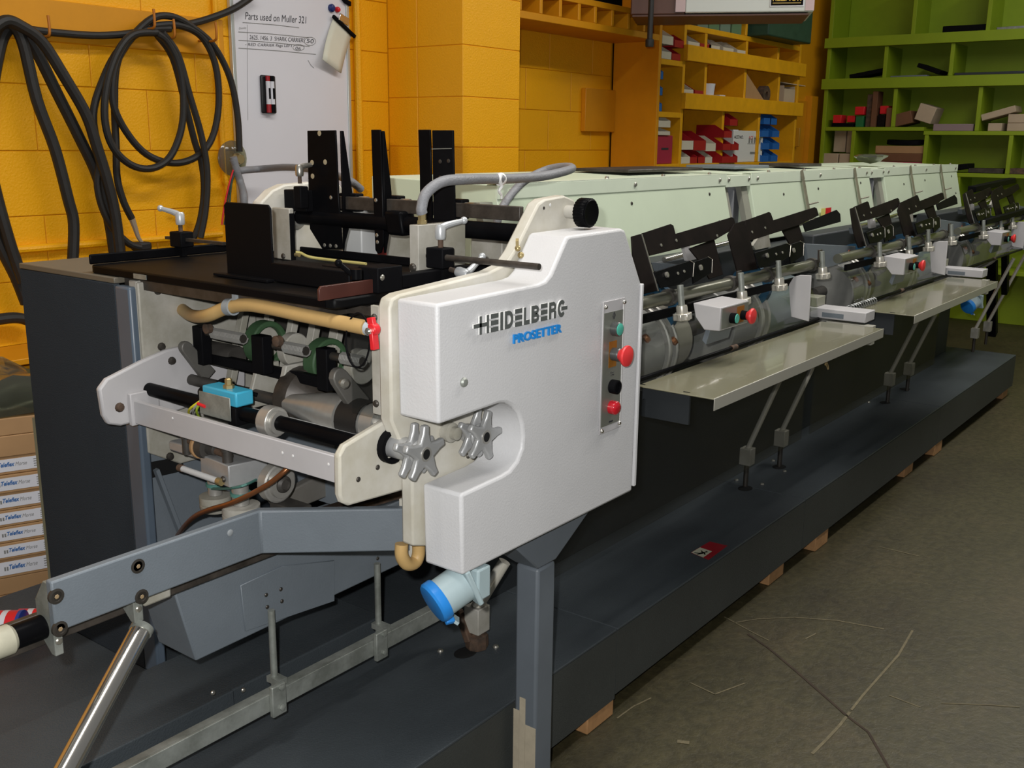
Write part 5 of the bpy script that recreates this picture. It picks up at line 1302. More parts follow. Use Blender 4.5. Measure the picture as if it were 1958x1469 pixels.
# ================================================================== LOWER MACHINE BODY seen between the arm and the front bar
lb = thing('lower_body', 'slate blue lower casing of the feeder with folded edges behind the rollers', 'casing', (1.4, 1.7, BZ))
XB = 1.30
obj('rear_wall', MB().box(XB, XB+.01, 1.42, 1.748, .60, .772), SLATE, lb)
e1_, e2_ = px(275, 950, 'X', XB-.01), px(310, 1090, 'X', XB-.01)
obj('far_wall', MB().prism([(CXF+.02, 1.748, .72), (CXF+.02, 1.748, .42), (CXF+.12, 1.748, .35), (XB, 1.748, .35), (XB, 1.748, .69)], (0, .004, 0)), SLATE, lb)
obj('slanted_edge', MB().bar((CXF+.03, 1.728, .66), (CXF+.10, 1.728, .43), .008, .012, up=(0, 1, 0)), SLATE, lb)
obj('black_slot', MB().prism(pxs([(278, 886), (348, 873), (352, 900), (286, 915)], 'Y', 1.733), (0, .0015, 0)), mat('black_hole', '050505', .9), lb, smooth=False)
sl = pxs([(530, 960), (640, 905), (660, 945), (545, 985)], 'Y', 1.40)
obj('chain_guard', MB().prism(pxs([(520, 958), (620, 905), (652, 915), (652, 940), (540, 985)], 'Y', 1.45), (0, .02, 0)), mat('dusty_grey_metal', '7d7a74', .5, metal=.3, var=.2, scale=12), lb, bevel=.003)
screw(lb, px(555, 968, 'Y', 1.449), (0, -1, 0), .006, .005, BRASS, 'cap_bolt')
obj('drive_chain', MB().bar(px(560, 1000, 'Y', 1.36), px(790, 925, 'Y', 1.36), .02, .016), mat('greasy_chain', '3c3028', .6, var=.4, scale=90), lb)
obj('chain_rail', MB().bar(px(560, 1004, 'Y', 1.34), px(790, 940, 'Y', 1.34), .012, .010), RUST, lb)

# ================================================================== INFEED ARM
AY = 1.32
at_l, at_r = px(110, 1112, 'Y', AY), px(500, 980, 'Y', AY)
AZ1 = .690; AZ0 = .612
xl_ = px(90, 1125, 'Y', AY).x; xb_ = px(497, 985, 'Y', AY).x
YN = 1.128
xn_ = px(790, 975, 'Y', YN).x
ar = thing('infeed_arm', 'slate painted arm bar with bolted end brackets reaching out to the left', 'arm', ((xl_+xb_)/2, AY, AZ0))
th = .016
def armpoly(z): return [(xl_+.006, AY, z), (xb_, AY, z), (xn_, YN, z), (xn_+.004, YN+th*1.2, z), (xb_+.010, AY+th, z), (xl_+.006, AY+th, z)]
obj('arm_bar', MB().hull(armpoly(AZ0), armpoly(AZ1)), SLATE, ar, bevel=.003)
obj('arm_flange', MB().box(xn_-.004, xn_+.012, YN-.005, YN+.03, AZ0-.012, AZ1+.012), CREAM, ar, bevel=.002)
def boltat(u, v):
    p = px(u, v, 'Y', AY-.0005)
    o = obj('cap_bolt', MB().lathe(p, (0, -1, 0), [(.0115, -.004), (.0115, .0005), (.008, .001), (.0075, -.0005), (.001, -.0005)], 18, rel=False), BOLT, ar)
    obj('hex_socket', MB().lathe(p+V((0, -.0012, 0)), (0, -1, 0), [(.0036, 0), (.003, .0006)], 6, rel=False), mat('tan_socket', '8f7a5c', .6), o)
for u, v in ((108, 1141), (115, 1203), (264, 1083), (271, 1141)): boltat(u, v)
screw(ar, px(440, 1019, 'Y', AY-.0003), (0, -1, 0), .006, .002, mat('dull_plug', '8a8f92', .4), 'plug')
def endbracket(u0, u1, vt, vb, nm='end_bracket'):
    a, b = px(u0, vt, 'Y', AY+th+.001), px(u1, vb, 'Y', AY+th+.001)
    xw = b.x-a.x; z1, z0 = px((u0+u1)/2, vt, 'Y', AY+th+.001).z, px((u0+u1)/2, vb, 'Y', AY+th+.001).z
    P_ = [(a.x, AY+th+.001, z1), (a.x, AY+th+.001, z0), (a.x, AY+th+.012, z0), (a.x, AY+th+.045, z0+.028), (a.x, AY+th+.045, z1-.035), (a.x, AY+th+.018, z1)]
    obj(nm, MB().prism(P_, (xw, 0, 0)), GALV, ar, bevel=.0015)
    screw(ar, ((a.x+b.x)/2, AY+th+.0005, z0+.022), (0, -1, 0), .0055, .002, BOLTB, 'cap_bolt')
endbracket(92, 124, 1112, 1256); endbracket(247, 276, 1060, 1192)
zr_ = AZ0-.012
yR = AY+th+.03
# twin chain rails under the arm
obj('chain_rail', MB().box(.30, 1.20, yR+.0, yR+.012, AZ0-.036, AZ0-.008), RUSTB, ar, bevel=.002)
obj('chain_rail', MB().box(.30, 1.20, yR+.03, yR+.042, AZ0-.026, AZ0+.0), RUSTB, ar, bevel=.002)
cbx = px(296, 1165, 'Y', yR-.012).x
obj('rail_cleat', MB().box(cbx-.02, cbx+.03, yR-.016, yR-.001, AZ0-.030, AZ0-.002), CAST, ar, bevel=.004)
# rubber coated roller at the open end
yq = px(60, 1225, 'X', xl_-.04).y
obj('end_roller', MB().cyl((.36, AY+th+.03, .606), (xl_+.012, AY+th+.03, .606), .018, n=22), BLACKG, ar)
obj('roller_sleeve', MB().lathe((px(27, 1240, 'Y', AY+.046).x-.16, AY+th+.03, .606), (1, 0, 0), [(.020, 0), (.022, .004), (.022, .155), (.018, .16)], 22, rel=False), mat('yellowed_sleeve', 'b3b09c', .55, var=.2, scale=20), ar)
# steel strut holding the arm
s_t = px(271, 1203, 'Y', AY+.02); s_b = px(128, 1469, 'Y', 1.25)
d = (s_t-s_b)
st_ = thing('polished_strut', 'polished round steel strut sloping down from the arm bracket', 'strut', s_b)
obj('strut_tube', MB().cyl(s_t, s_t-d*1.35, .0165, n=28), CHROME, st_)
obj('strut_collar', MB().cyl(s_t+d.normalized()*.004, s_t-d.normalized()*.006, .018, n=24), GALV, st_)

# ================================================================== TROUGH, RAIL, HANGERS
TY = 1.40
tz0, tz1 = px(375, 1265, 'Y', TY).z, .57
tx0 = px(375, 1265, 'Y', TY).x
tro = thing('chain_trough', 'slate sheet metal trough hanging below the arm', 'trough', ((tx0+1.7)/2, 1.5, tz0))
tb_ = px(352, 1185, 'Y', TY)
obj('trough_body', MB().prism([(tx0, TY, tz0), (1.75, TY, tz0+.012), (1.75, TY, tz1), (tx0-.035, TY, tz1)], (0, .11, 0)), SLATE, tro, bevel=.003)
obj('joint_plate', MB().prism(pxs([(460, 1120), (540, 1083), (640, 1072), (640, 1150), (470, 1208)], 'Y', TY-.004), (0, .0032, 0)), SLATE, tro, bevel=.001, seg=1)
for u, v in ((509, 1138), (537, 1127), (511, 1161), (539, 1150), (722, 1068)): screw(tro, px(u, v, 'Y', TY-.0045), (0, -1, 0), .004, .002, BOLT, 'cap_bolt')
RYY = 1.345
rt_, rbm = px(520, 1325, 'Y', RYY), px(720, 1265, 'Y', RYY)
rz1 = (px(337, 1419, 'Y', RYY).z + px(700, 1235, 'Y', RYY).z)/2; rz0 = rz1-.034
rx1 = px(850, 1180, 'Y', RYY).x
gl_ = thing('galvanised_rail', 'galvanised flat rail running low along the deck on clamped hangers', 'rail', (1.1, RYY, rz0))
obj('rail_strip', MB().box(.45, rx1, RYY, RYY+.006, rz0, rz1), GALV, gl_, bevel=.001)
obj('rail_lip', MB().box(.45, rx1, RYY+.0065, RYY+.022, rz1-.004, rz1), GALV, gl_)
for (ub, vb, ur) in ((537, 1350, 520), (733, 1243, 722)):
    c_ = px(ub, vb, 'Y', RYY-.012); x_ = c_.x
    obj('hanger_clamp', MB().box(x_-.016, x_+.016, RYY-.010, RYY-.0005, rz0-.010, rz1+.016), GALV, gl_, bevel=.002)
    for dz in (.012, .052): obj('clamp_bolt', MB().lathe((x_+.004, RYY-.0105, rz0-.008+dz), (0, -1, 0), [(.006, 0), (.006, .004), (.003, .005)], 6, rel=False), GALV, gl_)
    xr_ = px(ur, 1200 if ur < 600 else 1120, 'Y', RYY+.03).x
    obj('hanger_rod', MB().cyl((xr_, RYY+.03, rz0), (xr_, RYY+.03, tz0+.02 if ur > 1e9 else TY and tz1-.10), .0065), GALV, gl_)
    obj('hanger_lug', MB().box(xr_-.010, xr_+.010, RYY+.0065, RYY+.04, rz1+.0005, rz1+.012), GALV, gl_)
obj('rail_joint', MB().bar((rx1+.001, RYY+.004, rz0+.016), (rx1+.028, RYY-.012, rz0+.012), .014, .022), RUST, gl_, bevel=.003)

# near leaning leg with joint
def leaning_leg(nm, lab, foot, top_, blk=(.018, .05), lower=.035, rad=.0085):
    f_, t_ = V(foot), V(top_)
    L = thing(nm, lab, 'leg', f_)
    d_ = (t_-f_).normalized()
    kz = lower+.06
    obj('foot_shaft', MB().cyl(f_+V((0, 0, .0005)), f_+V((0, 0, lower+.003)), .008), BOLT, L)
    obj('knuckle_block', MB().box(f_.x-blk[0], f_.x+blk[0], f_.y-blk[0], f_.y+blk[0], f_.z+lower, f_.z+lower+blk[1]), CAST, L, bevel=.002)
    s_ = f_+V((0, 0, lower+blk[1]-.004))
    obj('leg_tube', MB().cyl(s_, t_, rad, n=22), LEGM, L)
    return L
fn = px(912, 1238, 'Z', BZ); tn = px(965, 1074, 'X', fn.x)
nl = leaning_leg('leaning_leg', 'polished leaning leg on a rusty joint beside the blue socket', fn, (fn.x+.04, px(965, 1074, 'X', fn.x+.04).y, px(965, 1074, 'X', fn.x+.04).z), (.020, .060), .040, .0135)
obj('rusty_joint', MB().lathe(fn+V((0, 0, .001)), (0, 0, 1), [(.024, 0), (.026, .006), (.024, .03), (.014, .034), (.014, .039)], 8, rel=False), RUST, nl)
obj('joint_arm', MB().bar(fn+V((-.022, .004, .020)), (rx1+.030, RYY-.013, rz0+.012), .014, .018), RUST, nl, bevel=.003)

# ================================================================== BLUE SOCKET under the cover
sk = px(862, 1125, 'Y', 1.045)
so = thing('power_socket', 'pale grey industrial power socket with a blue flap under the cover corner', 'socket', (1.24, 1.04, .54))
ax = V((-.86, .32, -.40)).normalized()
c0 = px(843, 1144, 'Y', 1.045)
obj('flap_lid', MB().lathe(c0, ax, [(.036, 0), (.037, .003), (.037, .014), (.034, .018), (.030, .019)], 28, rel=False), BLUEC, so, label='blue hinged flap lid')
obj('lid_tab', MB().bar(c0+V((.006, -.010, -.032)), c0+V((.002, -.020, -.040)), .016, .010), BLUEC, so, bevel=.002)
obj('socket_barrel', MB().lathe(c0-ax*.0006, -ax, [(.0335, 0), (.0335, .044)], 28, rel=False), BLUEH, so)
b0 = c0-ax*.0446
mb = MB(); u_ = ax.cross(V((0, 0, 1))).normalized(); v_ = u_.cross(ax).normalized()
def sp_(a, b, t): return b0 - ax*t + u_*a + v_*b
if v_.z < 0: v_ = -v_
mb.hull([sp_(-.036, -.036, 0), sp_(.036, -.036, 0), sp_(.036, .036, 0), sp_(-.036, .036, 0)], [sp_(-.036, -.036, .01), sp_(.036, -.036, .01), sp_(.036, .036, .01), sp_(-.036, .036, .01)])
obj('socket_flange', mb, BLUEH, so, bevel=.003)
mb = MB().box(b0.x+.006, b0.x+.040, b0.y-.030, b0.y+.030, b0.z-.030, .604)
obj('socket_box', mb, BLUEH, so, bevel=.004)
obj('flap_ear', MB().bar(c0+V((.012, -.008, -.034)), c0+V((.022, -.02, -.045)), .022, .006), BLUEH, so, bevel=.001)

# tan hose bend under the near bracket
hb_ = [px(u, v, 'Y', 1.12) for u, v in ((768, 1040), (768, 1062), (778, 1078), (793, 1076), (800, 1060), (800, 1035))]
one('hose_bend', MB().tube(hb_, .0115, 12, 6), HOSEM, 'short tan hose bend dangling between the arm and the cover', 'hose')
# ================================================================== GATHERING STATIONS (three alike, pitch along the machine)
PITCH = 1.42
ORD = ('nearest', 'middle', 'farthest')
PO, PD = V((0, 1.17, .955)), V((0, .055, .145)).normalized()
PN = V((0, -PD.z, PD.y))                        # front normal of the leaning plane
def pp_(u, v, off=0.0):
    d = RT*((u-CW/2)/FPX) + DN*((v-CH/2)/FPX) + FW
    o = PO + PN*off
    return CAM + d*((o-CAM).dot(PN)/d.dot(PN))
def ptrace(mb, uvs, off=0.0, th=.004, shift=0.0):
    P = [pp_(u, v, off)-V((shift, 0, 0)) for u, v in uvs]
    return mb.prism(P, -PN*th)
YS = 1.165; ZS = px(1418, 537, 'Y', YS).z

# core casing behind everything
core = thing('machine_core', 'dark inner casing running the length of the gathering section', 'casing', (3.9, 1.9, BZ))
obj('core_wall', MB().box(1.76, 5.72, 1.42, 2.25, BZ+.001, .955), mat('dark_slate_casing', '2c3033', .55, var=.2, scale=3), core, smooth=False)

def station(k):
    s = thing('feed_station', ORD[0]+' feed station with polished shaft, brown back plates and clamp knobs', 'feed station', (2.5, YS, .76), 'feed stations along the machine')
    # shaft
    xa_, xb2_ = px(1212, 580, 'Y', YS).x, px(1552, 507, 'Y', YS).x
    obj('shaft', MB().cyl((xa_-.15, YS, ZS), (xb2_, YS, ZS), .0155, n=26), SHAFTM, s)
    obj('lower_rail', MB().box(xa_, xb2_, YS+.02, YS+.03, ZS-.055, ZS-.035), BLACKP, s)
    # back plates and bars on the leaning plane
    A = [(1208, 452), (1226, 447), (1258, 556), (1228, 563), (1218, 540), (1211, 500)]
    B = [(1392, 449), (1404, 428), (1422, 422), (1430, 440), (1449, 514), (1426, 519), (1410, 519)]
    obj('back_plate', ptrace(MB(), A, .012), BROWNP, s, bevel=.001, seg=1)
    obj('back_plate', ptrace(MB(), B, .012), BROWNP, s, bevel=.001, seg=1)
    e = [pp_(1227, 448, .0125), pp_(1259, 557, .0125)]
    obj('plate_edge', MB().bar(e[0], e[1], .0025, .003), BOLTB, s)
    bar1 = [(1228, 446), (1283, 428), (1288, 431), (1292, 447), (1400, 415), (1404, 418), (1408, 435), (1369, 458), (1243, 489), (1234, 467)]
    bar2 = [(1424, 422), (1471, 405), (1474, 407), (1479, 421), (1558, 396), (1562, 398), (1566, 412), (1527, 431), (1433, 461)]
    bar0 = [(1536, 427), (1600, 401), (1607, 409), (1608, 424), (1541, 443)]
    obj('register_bar', ptrace(MB(), bar1, .002), BROWNP, s, bevel=.001, seg=1)
    obj('register_bar', ptrace(MB(), bar2, .002), BROWNP, s, bevel=.001, seg=1)
    obj('register_bar', ptrace(MB(), bar0, .004, shift=PITCH), BLACKP, s, bevel=.001, seg=1)
    C = [(1318, 475), (1366, 457), (1383, 525), (1357, 534), (1335, 496)]
    D = [(1495, 438), (1528, 430), (1538, 461), (1510, 467)]
    obj('stop_plate', ptrace(MB(), C, -.004), BROWNP, s, bevel=.001, seg=1)
    obj('stop_plate', ptrace(MB(), D, -.004), BROWNP, s, bevel=.001, seg=1)
    for u, v in ((1264, 469), (1293, 460), (1371, 451), (1463, 436), (1438, 444)): obj('rivet', MB().lathe(pp_(u, v, .0023), PN, [(.0042, 0), (.004, .0015), (.001, .002)], 10, rel=False), BOLTB, s)
    # scale plates with adjusting slots
    def adj(P1, P2, riv, big):
        obj('scale_plate', ptrace(MB(), P2, .030, .004), BLACKG, s, bevel=.0015)
        sp1 = obj('scale_plate', ptrace(MB(), P1, .036, .004), BLACKG, s, bevel=.0015)
        for Q, o_ in ((P1, .0365), (P2, .0305)):
            q_ = [pp_(u, v, o_) for u, v in Q]
            obj('worn_edge', MB().tube([q_[i] for i in (1, 2, 3)], .0011, 6, 0), BOLTB, s)
        for u, v in riv: obj('rivet', MB().lathe(pp_(u, v, .0365), PN, [(.004, 0), (.0035, .002), (.001, .0025)], 10, rel=False), BOLTB, sp1)
        for u, v in big: obj('slot_screw', MB().lathe(pp_(u, v, .0365), PN, [(.0072, 0), (.0068, .004), (.004, .005), (.001, .0045)], 14, rel=False), BOLTB, s)
    adj([(1251, 520), (1319, 498), (1327, 503), (1325, 529), (1298, 545), (1263, 551)], [(1322, 502), (1354, 491), (1362, 496), (1361, 522), (1326, 543)], ((1296, 523), (1308, 519)), ((1274, 526), (1339, 512)))
    adj([(1443, 483), (1504, 465), (1512, 469), (1510, 491), (1481, 507), (1451, 513)], [(1508, 468), (1530, 461), (1537, 465), (1536, 489), (1512, 505)], ((1484, 486), (1496, 483)), ((1466, 489), (1517, 479)))
    # clamp knobs under the shaft
    for i, (u, v, ur, vr) in enumerate(((1304, 594, 1293, 548), (1419, 566, 1408, 520), (1490, 540, 1479, 505), (1573, 519, 1563, 490))):
        kx = px(u, v, 'Y', YS-.034).x; kz = px(u, v, 'Y', YS-.034).z
        kp = V((kx, YS-.034, kz)); tp = V((kx-.004, YS-.028, kz+.060)); d_ = (kp-tp).normalized()
        obj('shaft_ring', MB().ring((kx-.016, YS, ZS), (1, 0, 0), .0157, .0205, .02, 20), DARKIN, s)
        pts = []; u_ = d_.cross(V((1, 0, 0))).normalized(); v_ = u_.cross(d_)
        for j in range(36):
            a = j*math.pi/18; r = .0225 if (j//3) % 2 else .0195; pts.append(kp + d_*.006 + u_*(r*math.cos(a)) + v_*(r*math.sin(a)))
        ck = obj('clamp_knob', MB().prism(pts, d_*.016), KNOBM, s, bevel=.0015)
        obj('clamp_stud', MB().cyl(tp, kp, .0078), GALV, ck)
        obj('knob_neck', MB().lathe(kp-d_*.012, d_, [(.0125, 0), (.0135, .004), (.0135, .0178)], 18, rel=False), KNOBM, ck)
        if i % 2:
            obj('clamp_lug', MB().prism([tp+V((-.004, .006, .004)), tp+V((.022, .006, .004)), tp+V((.016, .006, -.035)), tp+V((.002, .006, -.035))], (0, .006, 0)), RUSTB, s, bevel=.001)
    # end plate and orange dotted side block
    sb = pxs([(1541, 466), (1636, 471), (1635, 497), (1580, 513), (1546, 506)], 'Y', YS+.03)
    obj('side_block', MB().prism(sb, (0, .012, 0)), SLATE, s, bevel=.0015)
    c = px(1623, 485, 'Y', YS+.029); obj('orange_plug', MB().lathe(c, (0, -1, 0), [(.013, 0), (.012, .002)], 16, rel=False), mat('orange_plug', '8a4a30', .5), s)
    xe = px(1551, 555, 'Y', 1.10).x
    ep = pxs([(1508, 545), (1517, 530), (1530, 526), (1551, 527), (1548, 583), (1546, 615), (1512, 606)], 'X', xe)
    obj('end_plate', MB().prism(ep, (.006, 0, 0)), GREYP, s, bevel=.0015)
    obj('grey_bracket', MB().prism(pxs([(1440, 470), (1452, 452), (1470, 447), (1474, 472), (1445, 478)], 'Y', YS+.10), (0, .01, 0)), CAST, s)
    obj('grey_bracket', MB().prism(pxs([(1308, 472), (1317, 466), (1322, 478), (1330, 476), (1335, 495), (1315, 499)], 'Y', YS+.09), (0, .01, 0)), GREYP, s)
    obj('inner_beam', MB().prism(pxs([(1245, 502), (1300, 506), (1265, 520), (1250, 518)], 'Y', YS+.08), (0, .02, 0)), SLATE, s)
    obj('inner_rod', MB().cyl(px(1270, 497, 'Y', YS+.12), px(1560, 420, 'Y', YS+.12), .007), CHROME, s)
    obj('inner_casting', MB().box(xa_, xb2_, YS+.14, YS+.22, .90, 1.0), mat('dark_slate_casing', '2c3033', .55), s, bevel=.006)
    # drums behind the guard
    DY, DZ = 1.295, .80
    def drum(u0, u1, r, m, nm='drum'):
        a, b = px(u0, 690, 'Y', 1.2).x, px(u1, 690, 'Y', 1.2).x
        return obj(nm, MB().lathe((a, DY, DZ), (1, 0, 0), [(r*.97, 0), (r, .003), (r, b-a-.003), (r*.97, b-a)], 40, rel=False), m, s)
    dm = mat('dull_drum', '8a8a86', .35, metal=.2, var=.2, scale=9)
    drum(1218, 1262, .110, dm); drum(1266, 1272, .116, STEEL, 'drum_flange'); drum(1280, 1284, .116, STEEL, 'drum_flange')
    drum(1300, 1330, .085, mat('pale_cam_disc', 'a8a498', .4, metal=.3), 'cam_disc')
    drum(1395, 1440, .105, dm); drum(1443, 1448, .112, STEEL, 'drum_flange'); drum(1456, 1459, .112, STEEL, 'drum_flange')
    drum(1462, 1545, .092, mat('pale_drum', '93a0a4', .35, metal=.3, var=.1, scale=6))
    for u in (1258, 1438):
        c = px(u, 575, 'Y', 1.24); obj('blue_ring', MB().ring((c.x, 1.25, .895), (1, 0, 0), .040, .062, .02, 30), mat('dark_blue_rubber', '1d4660', .45), s)
    obj('spindle', MB().cyl((xa_, DY, DZ), (xb2_, DY, DZ), .02), DARKIN, s)
    for u, v in ((1285, 655), (1232, 650)): 
        c = px(u, v, 'Y', 1.19); obj('copper_nut', MB().lathe(c, (.3, -.6, .6), [(.010, 0), (.012, .004), (.010, .012), (.004, .014)], 10, rel=False), COPPER, s)
    return s
st1 = station(0)

def guard():
    g = thing('clear_guard', ORD[0]+' curved clear acrylic guard over the gripper drums', 'guard', (2.5, 1.16, .775), 'clear guards along the machine')
    xa_, xb_ = px(1216, 735, 'Y', 1.15).x, px(1562, 612, 'Y', 1.15).x
    prof = [(1.148, .778), (1.150, .80), (1.158, .83), (1.172, .86), (1.196, .882), (1.225, .893)]
    obj('acrylic_sheet', MB().sheet([[(xa_, y, z), (xb_, y, z)] for y, z in prof]), CLEAR, g)
    obj('edge_rod', MB().cyl((xa_, 1.146, .7735), (xb_, 1.146, .7735), .0052), BLACKG, g)
    c = px(1404, 663, 'Y', 1.146); obj('rod_joint', MB().cyl((c.x-.02, 1.146, .7735), (c.x+.012, 1.146, .7735), .007), RUST, g)
    return g
gd1 = guard()

def control_box():
    YC = 1.072
    X0, X1 = px(1377, 612, 'Y', YC).x, px(1430, 597, 'Y', YC).x
    z1, z0 = px(1377, 589, 'Y', YC).z, px(1375, 634, 'Y', YC).z
    b = thing('control_box', ORD[0]+' small grey control box with green and red buttons above the tray', 'control box', ((X0+X1)/2, YC, z0), 'station control boxes')
    yb = px(1325, 584, 'X', X0).y; q = px(1346, 631, 'X', X0)
    P = [(X0, YC, z0), (X0, YC, z1), (X0, yb, z1+.004), (X0, yb-.008, z1-.03), (X0, q.y, q.z)]
    obj('box_body', MB().prism(P, (X1-X0, 0, 0)), GREYP, b, bevel=.002)
    f = obj('front_plate', MB().box(X0+.006, X1-.003, YC-.002, YC-.0004, z0+.004, z1-.003), mat('brushed_legend_plate', '8d8f86', .38), b)
    zc = (z0+z1)/2-.003; xg = X0+(X1-X0)*.36; xr = X0+(X1-X0)*.74
    obj('ochre_field', MB().box(xr-.028, xr+.012, YC-.0028, YC-.0021, z0+.008, z1-.008), OCHRE, f, smooth=False)
    obj('green_button', MB().lathe((xg, YC-.0022, zc), (0, -1, 0), [(.013, 0), (.013, .014), (.012, .015)], 18, rel=False), BLACKP, f)
    obj('green_cap', MB().lathe((xg, YC-.0174, zc), (0, -1, 0), [(.0115, 0), (.011, .0015)], 18, rel=False), GREENB, f)
    obj('stop_collar', MB().lathe((xr, YC-.003, zc), (0, -1, 0), [(.012, 0), (.011, .014)], 16, rel=False), BLACKP, f)
    obj('stop_button', MB().lathe((xr, YC-.0172, zc), (0, -1, 0), [(.010, 0), (.013, .004), (.019, .010), (.020, .013), (.018, .017), (.003, .0195)], 22, rel=False), REDE, f)
    br = MB().prism([(X0+.012, YC+.03, z0-.001), (X0+.012, q.y, z0+.004), (X0+.012, q.y+.01, z0-.03), (X0+.012, YC+.04, z0-.04)], (X1-X0-.03, 0, 0))
    obj('mounting_bracket', br, SLATE, b, bevel=.001)
    return b
cb1 = control_box()

def tray():
    z = .765
    a, b, c = px(1365, 762, 'Z', z), px(1693, 629, 'Z', z), px(1221, 739, 'Z', z)
    X0, X1 = (a.x+c.x)/2, b.x; Y0, Y1 = (a.y+b.y)/2, 1.139
    t = thing('feed_tray', ORD[0]+' long grey enamelled tray shelf below the clear guard', 'tray', ((X0+X1)/2, Y0, z-.03), 'trays along the machine')
    obj('tray_top', MB().box(X0, X1, Y0+.0025, Y1, z-.003, z), TRAYM, t, bevel=.0012)
    obj('tray_lip', MB().box(X0, X1, Y0, Y0+.0023, z-.027, z+.0006), TRAYF, t, bevel=.0010)
    obj('tray_bracket', MB().box(X0+.02, X0+.026, Y0+.07, Y1-.004, z-.075, z-.0035), mat('dark_slate_casing', '2c3033', .55), t)
    c2 = px(1666, 660, 'Y', Y0+.05)
    obj('tray_bracket', MB().box(c2.x-.02, c2.x+.012, Y0+.045, Y1-.004, z-.062, z-.0035), TRAYF, t, bevel=.001)
    for u, v in ((1313, 750), (1228, 735)):
        q = px(u, v, 'Z', z+.0004); obj('slot', MB().box(q.x-.002, q.x+.002, q.y-.008, q.y+.008, z+.0002, z+.0007), BLACKP, t, smooth=False)
    return t
tr1 = tray()

def end_block():
    X = px(1550, 585, 'Y', 1.19).x
    ya, yb = px(1548, 585, 'X', X).y, px(1655, 610, 'X', X).y
    z1, z0 = px(1655, 601, 'X', X).z, .768
    z1 = max(z1, .80)
    e = thing('end_block', ORD[0]+' light grey block with a dark recess at the end of a feed tray', 'block', (X, (ya+yb)/2, z0), 'end blocks of the trays')
    obj('block_body', MB().box(X, X+.085, yb, ya+.06, z0, z1), GREYP, e, bevel=.0025)
    q0, q1 = px(1572, 600, 'X', X).y, px(1613, 606, 'X', X).y
    obj('dark_recess', MB().box(X-.0012, X-.0002, q1, q0, z0+.006, z1-.012), SLATE, e, smooth=False)
    obj('upper_block', MB().box(X+.012, X+.08, ya-.02, ya+.055, z1+.0003, z1+.03), mat('olive_grey_paint', '8c8c7e', .45), e, bevel=.002)
    obj('black_stub', MB().cyl((X-.004, ya+.012, z0+.012), (X-.03, ya+.012, z0+.012), .012), BLACKP, e)
    return e
eb1 = end_block()

def smoked():
    YG = 1.125
    x1 = px(1540, 740, 'Y', YG).x; z0 = px(1540, 835, 'Y', YG).z
    g = one('smoked_panel', MB().box(1.60, x1, YG, YG+.004, z0, .732), SMOKE, ORD[0]+' smoked acrylic panel hanging below a feed tray', 'panel', 'smoked panels under the trays', smooth=False)
    return g
sm1 = smoked()

def leg2(u, v, ut, vt, lab):
    f = px(u, v, 'Z', BZ+.0006); t = px(ut, vt, 'X', f.x); d = t-f
    top = f + d*((.735-f.z)/d.z)
    return leaning_leg('leaning_leg', lab, f, top, (.019, .055), .075)
la1 = leg2(1425, 930, 1500, 725, 'polished leaning leg left of the pair below the nearest tray')
la2 = leg2(1490, 892, 1562, 702, 'polished leaning leg right of the pair below the nearest tray')
for o in (la1, la2): o['group'] = 'leaning legs of the trays'

for k in (1, 2):
    D_ = (PITCH*k, 0, 0)
    for r, lab in ((st1, ' feed station with polished shaft, brown back plates and clamp knobs'), (gd1, ' curved clear acrylic guard over the gripper drums'), (cb1, ' small grey control box with green and red buttons above the tray'), (eb1, ' light grey block with a dark recess at the end of a feed tray')):
        copy_tree(r, D_, ORD[k]+lab)
    if k == 1:
        copy_tree(tr1, D_, 'middle and last long grey enamelled tray shelf, behind the nearest one')
        copy_tree(sm1, D_, 'middle smoked acrylic panel hanging below the second feed tray')
        copy_tree(la1, D_, 'polished leaning leg left of the pair below the second tray')
        copy_tree(la2, D_, 'polished leaning leg right of the pair below the second tray')
    else:
        copy_tree(la1, D_, 'polished leaning leg left of the pair at the far end of the deck')
        copy_tree(la2, D_, 'polished leaning leg right of the pair at the far end of the deck')
tr1['label'] = 'nearest long grey enamelled tray shelf, right of the light grey cover'
copy_tree(so, (px(1862, 592, 'Y', 1.2).x-so.location.x-.02, .16, px(1862, 592, 'Y', 1.2).z-.53), 'second pale power socket with a blue flap, far off under the second tray')
# twisted wire under the nearest tray
q = px(1580, 690, 'Y', .96)
one('twisted_wire', MB().tube([q+V((a*.0013, 0, -b*.0013)) for a, b in ((6, -2), (5, 4), (-3, 9), (-6, 6), (-2, 3), (6, 6), (14, 14), (16, 20), (12, 20), (5, 12), (0, 8))], .0012, 6, 4), mat('tan_wire', 'a08a5e', .5), 'thin tan wire loop dangling under the front lip of the nearest tray', 'wire')

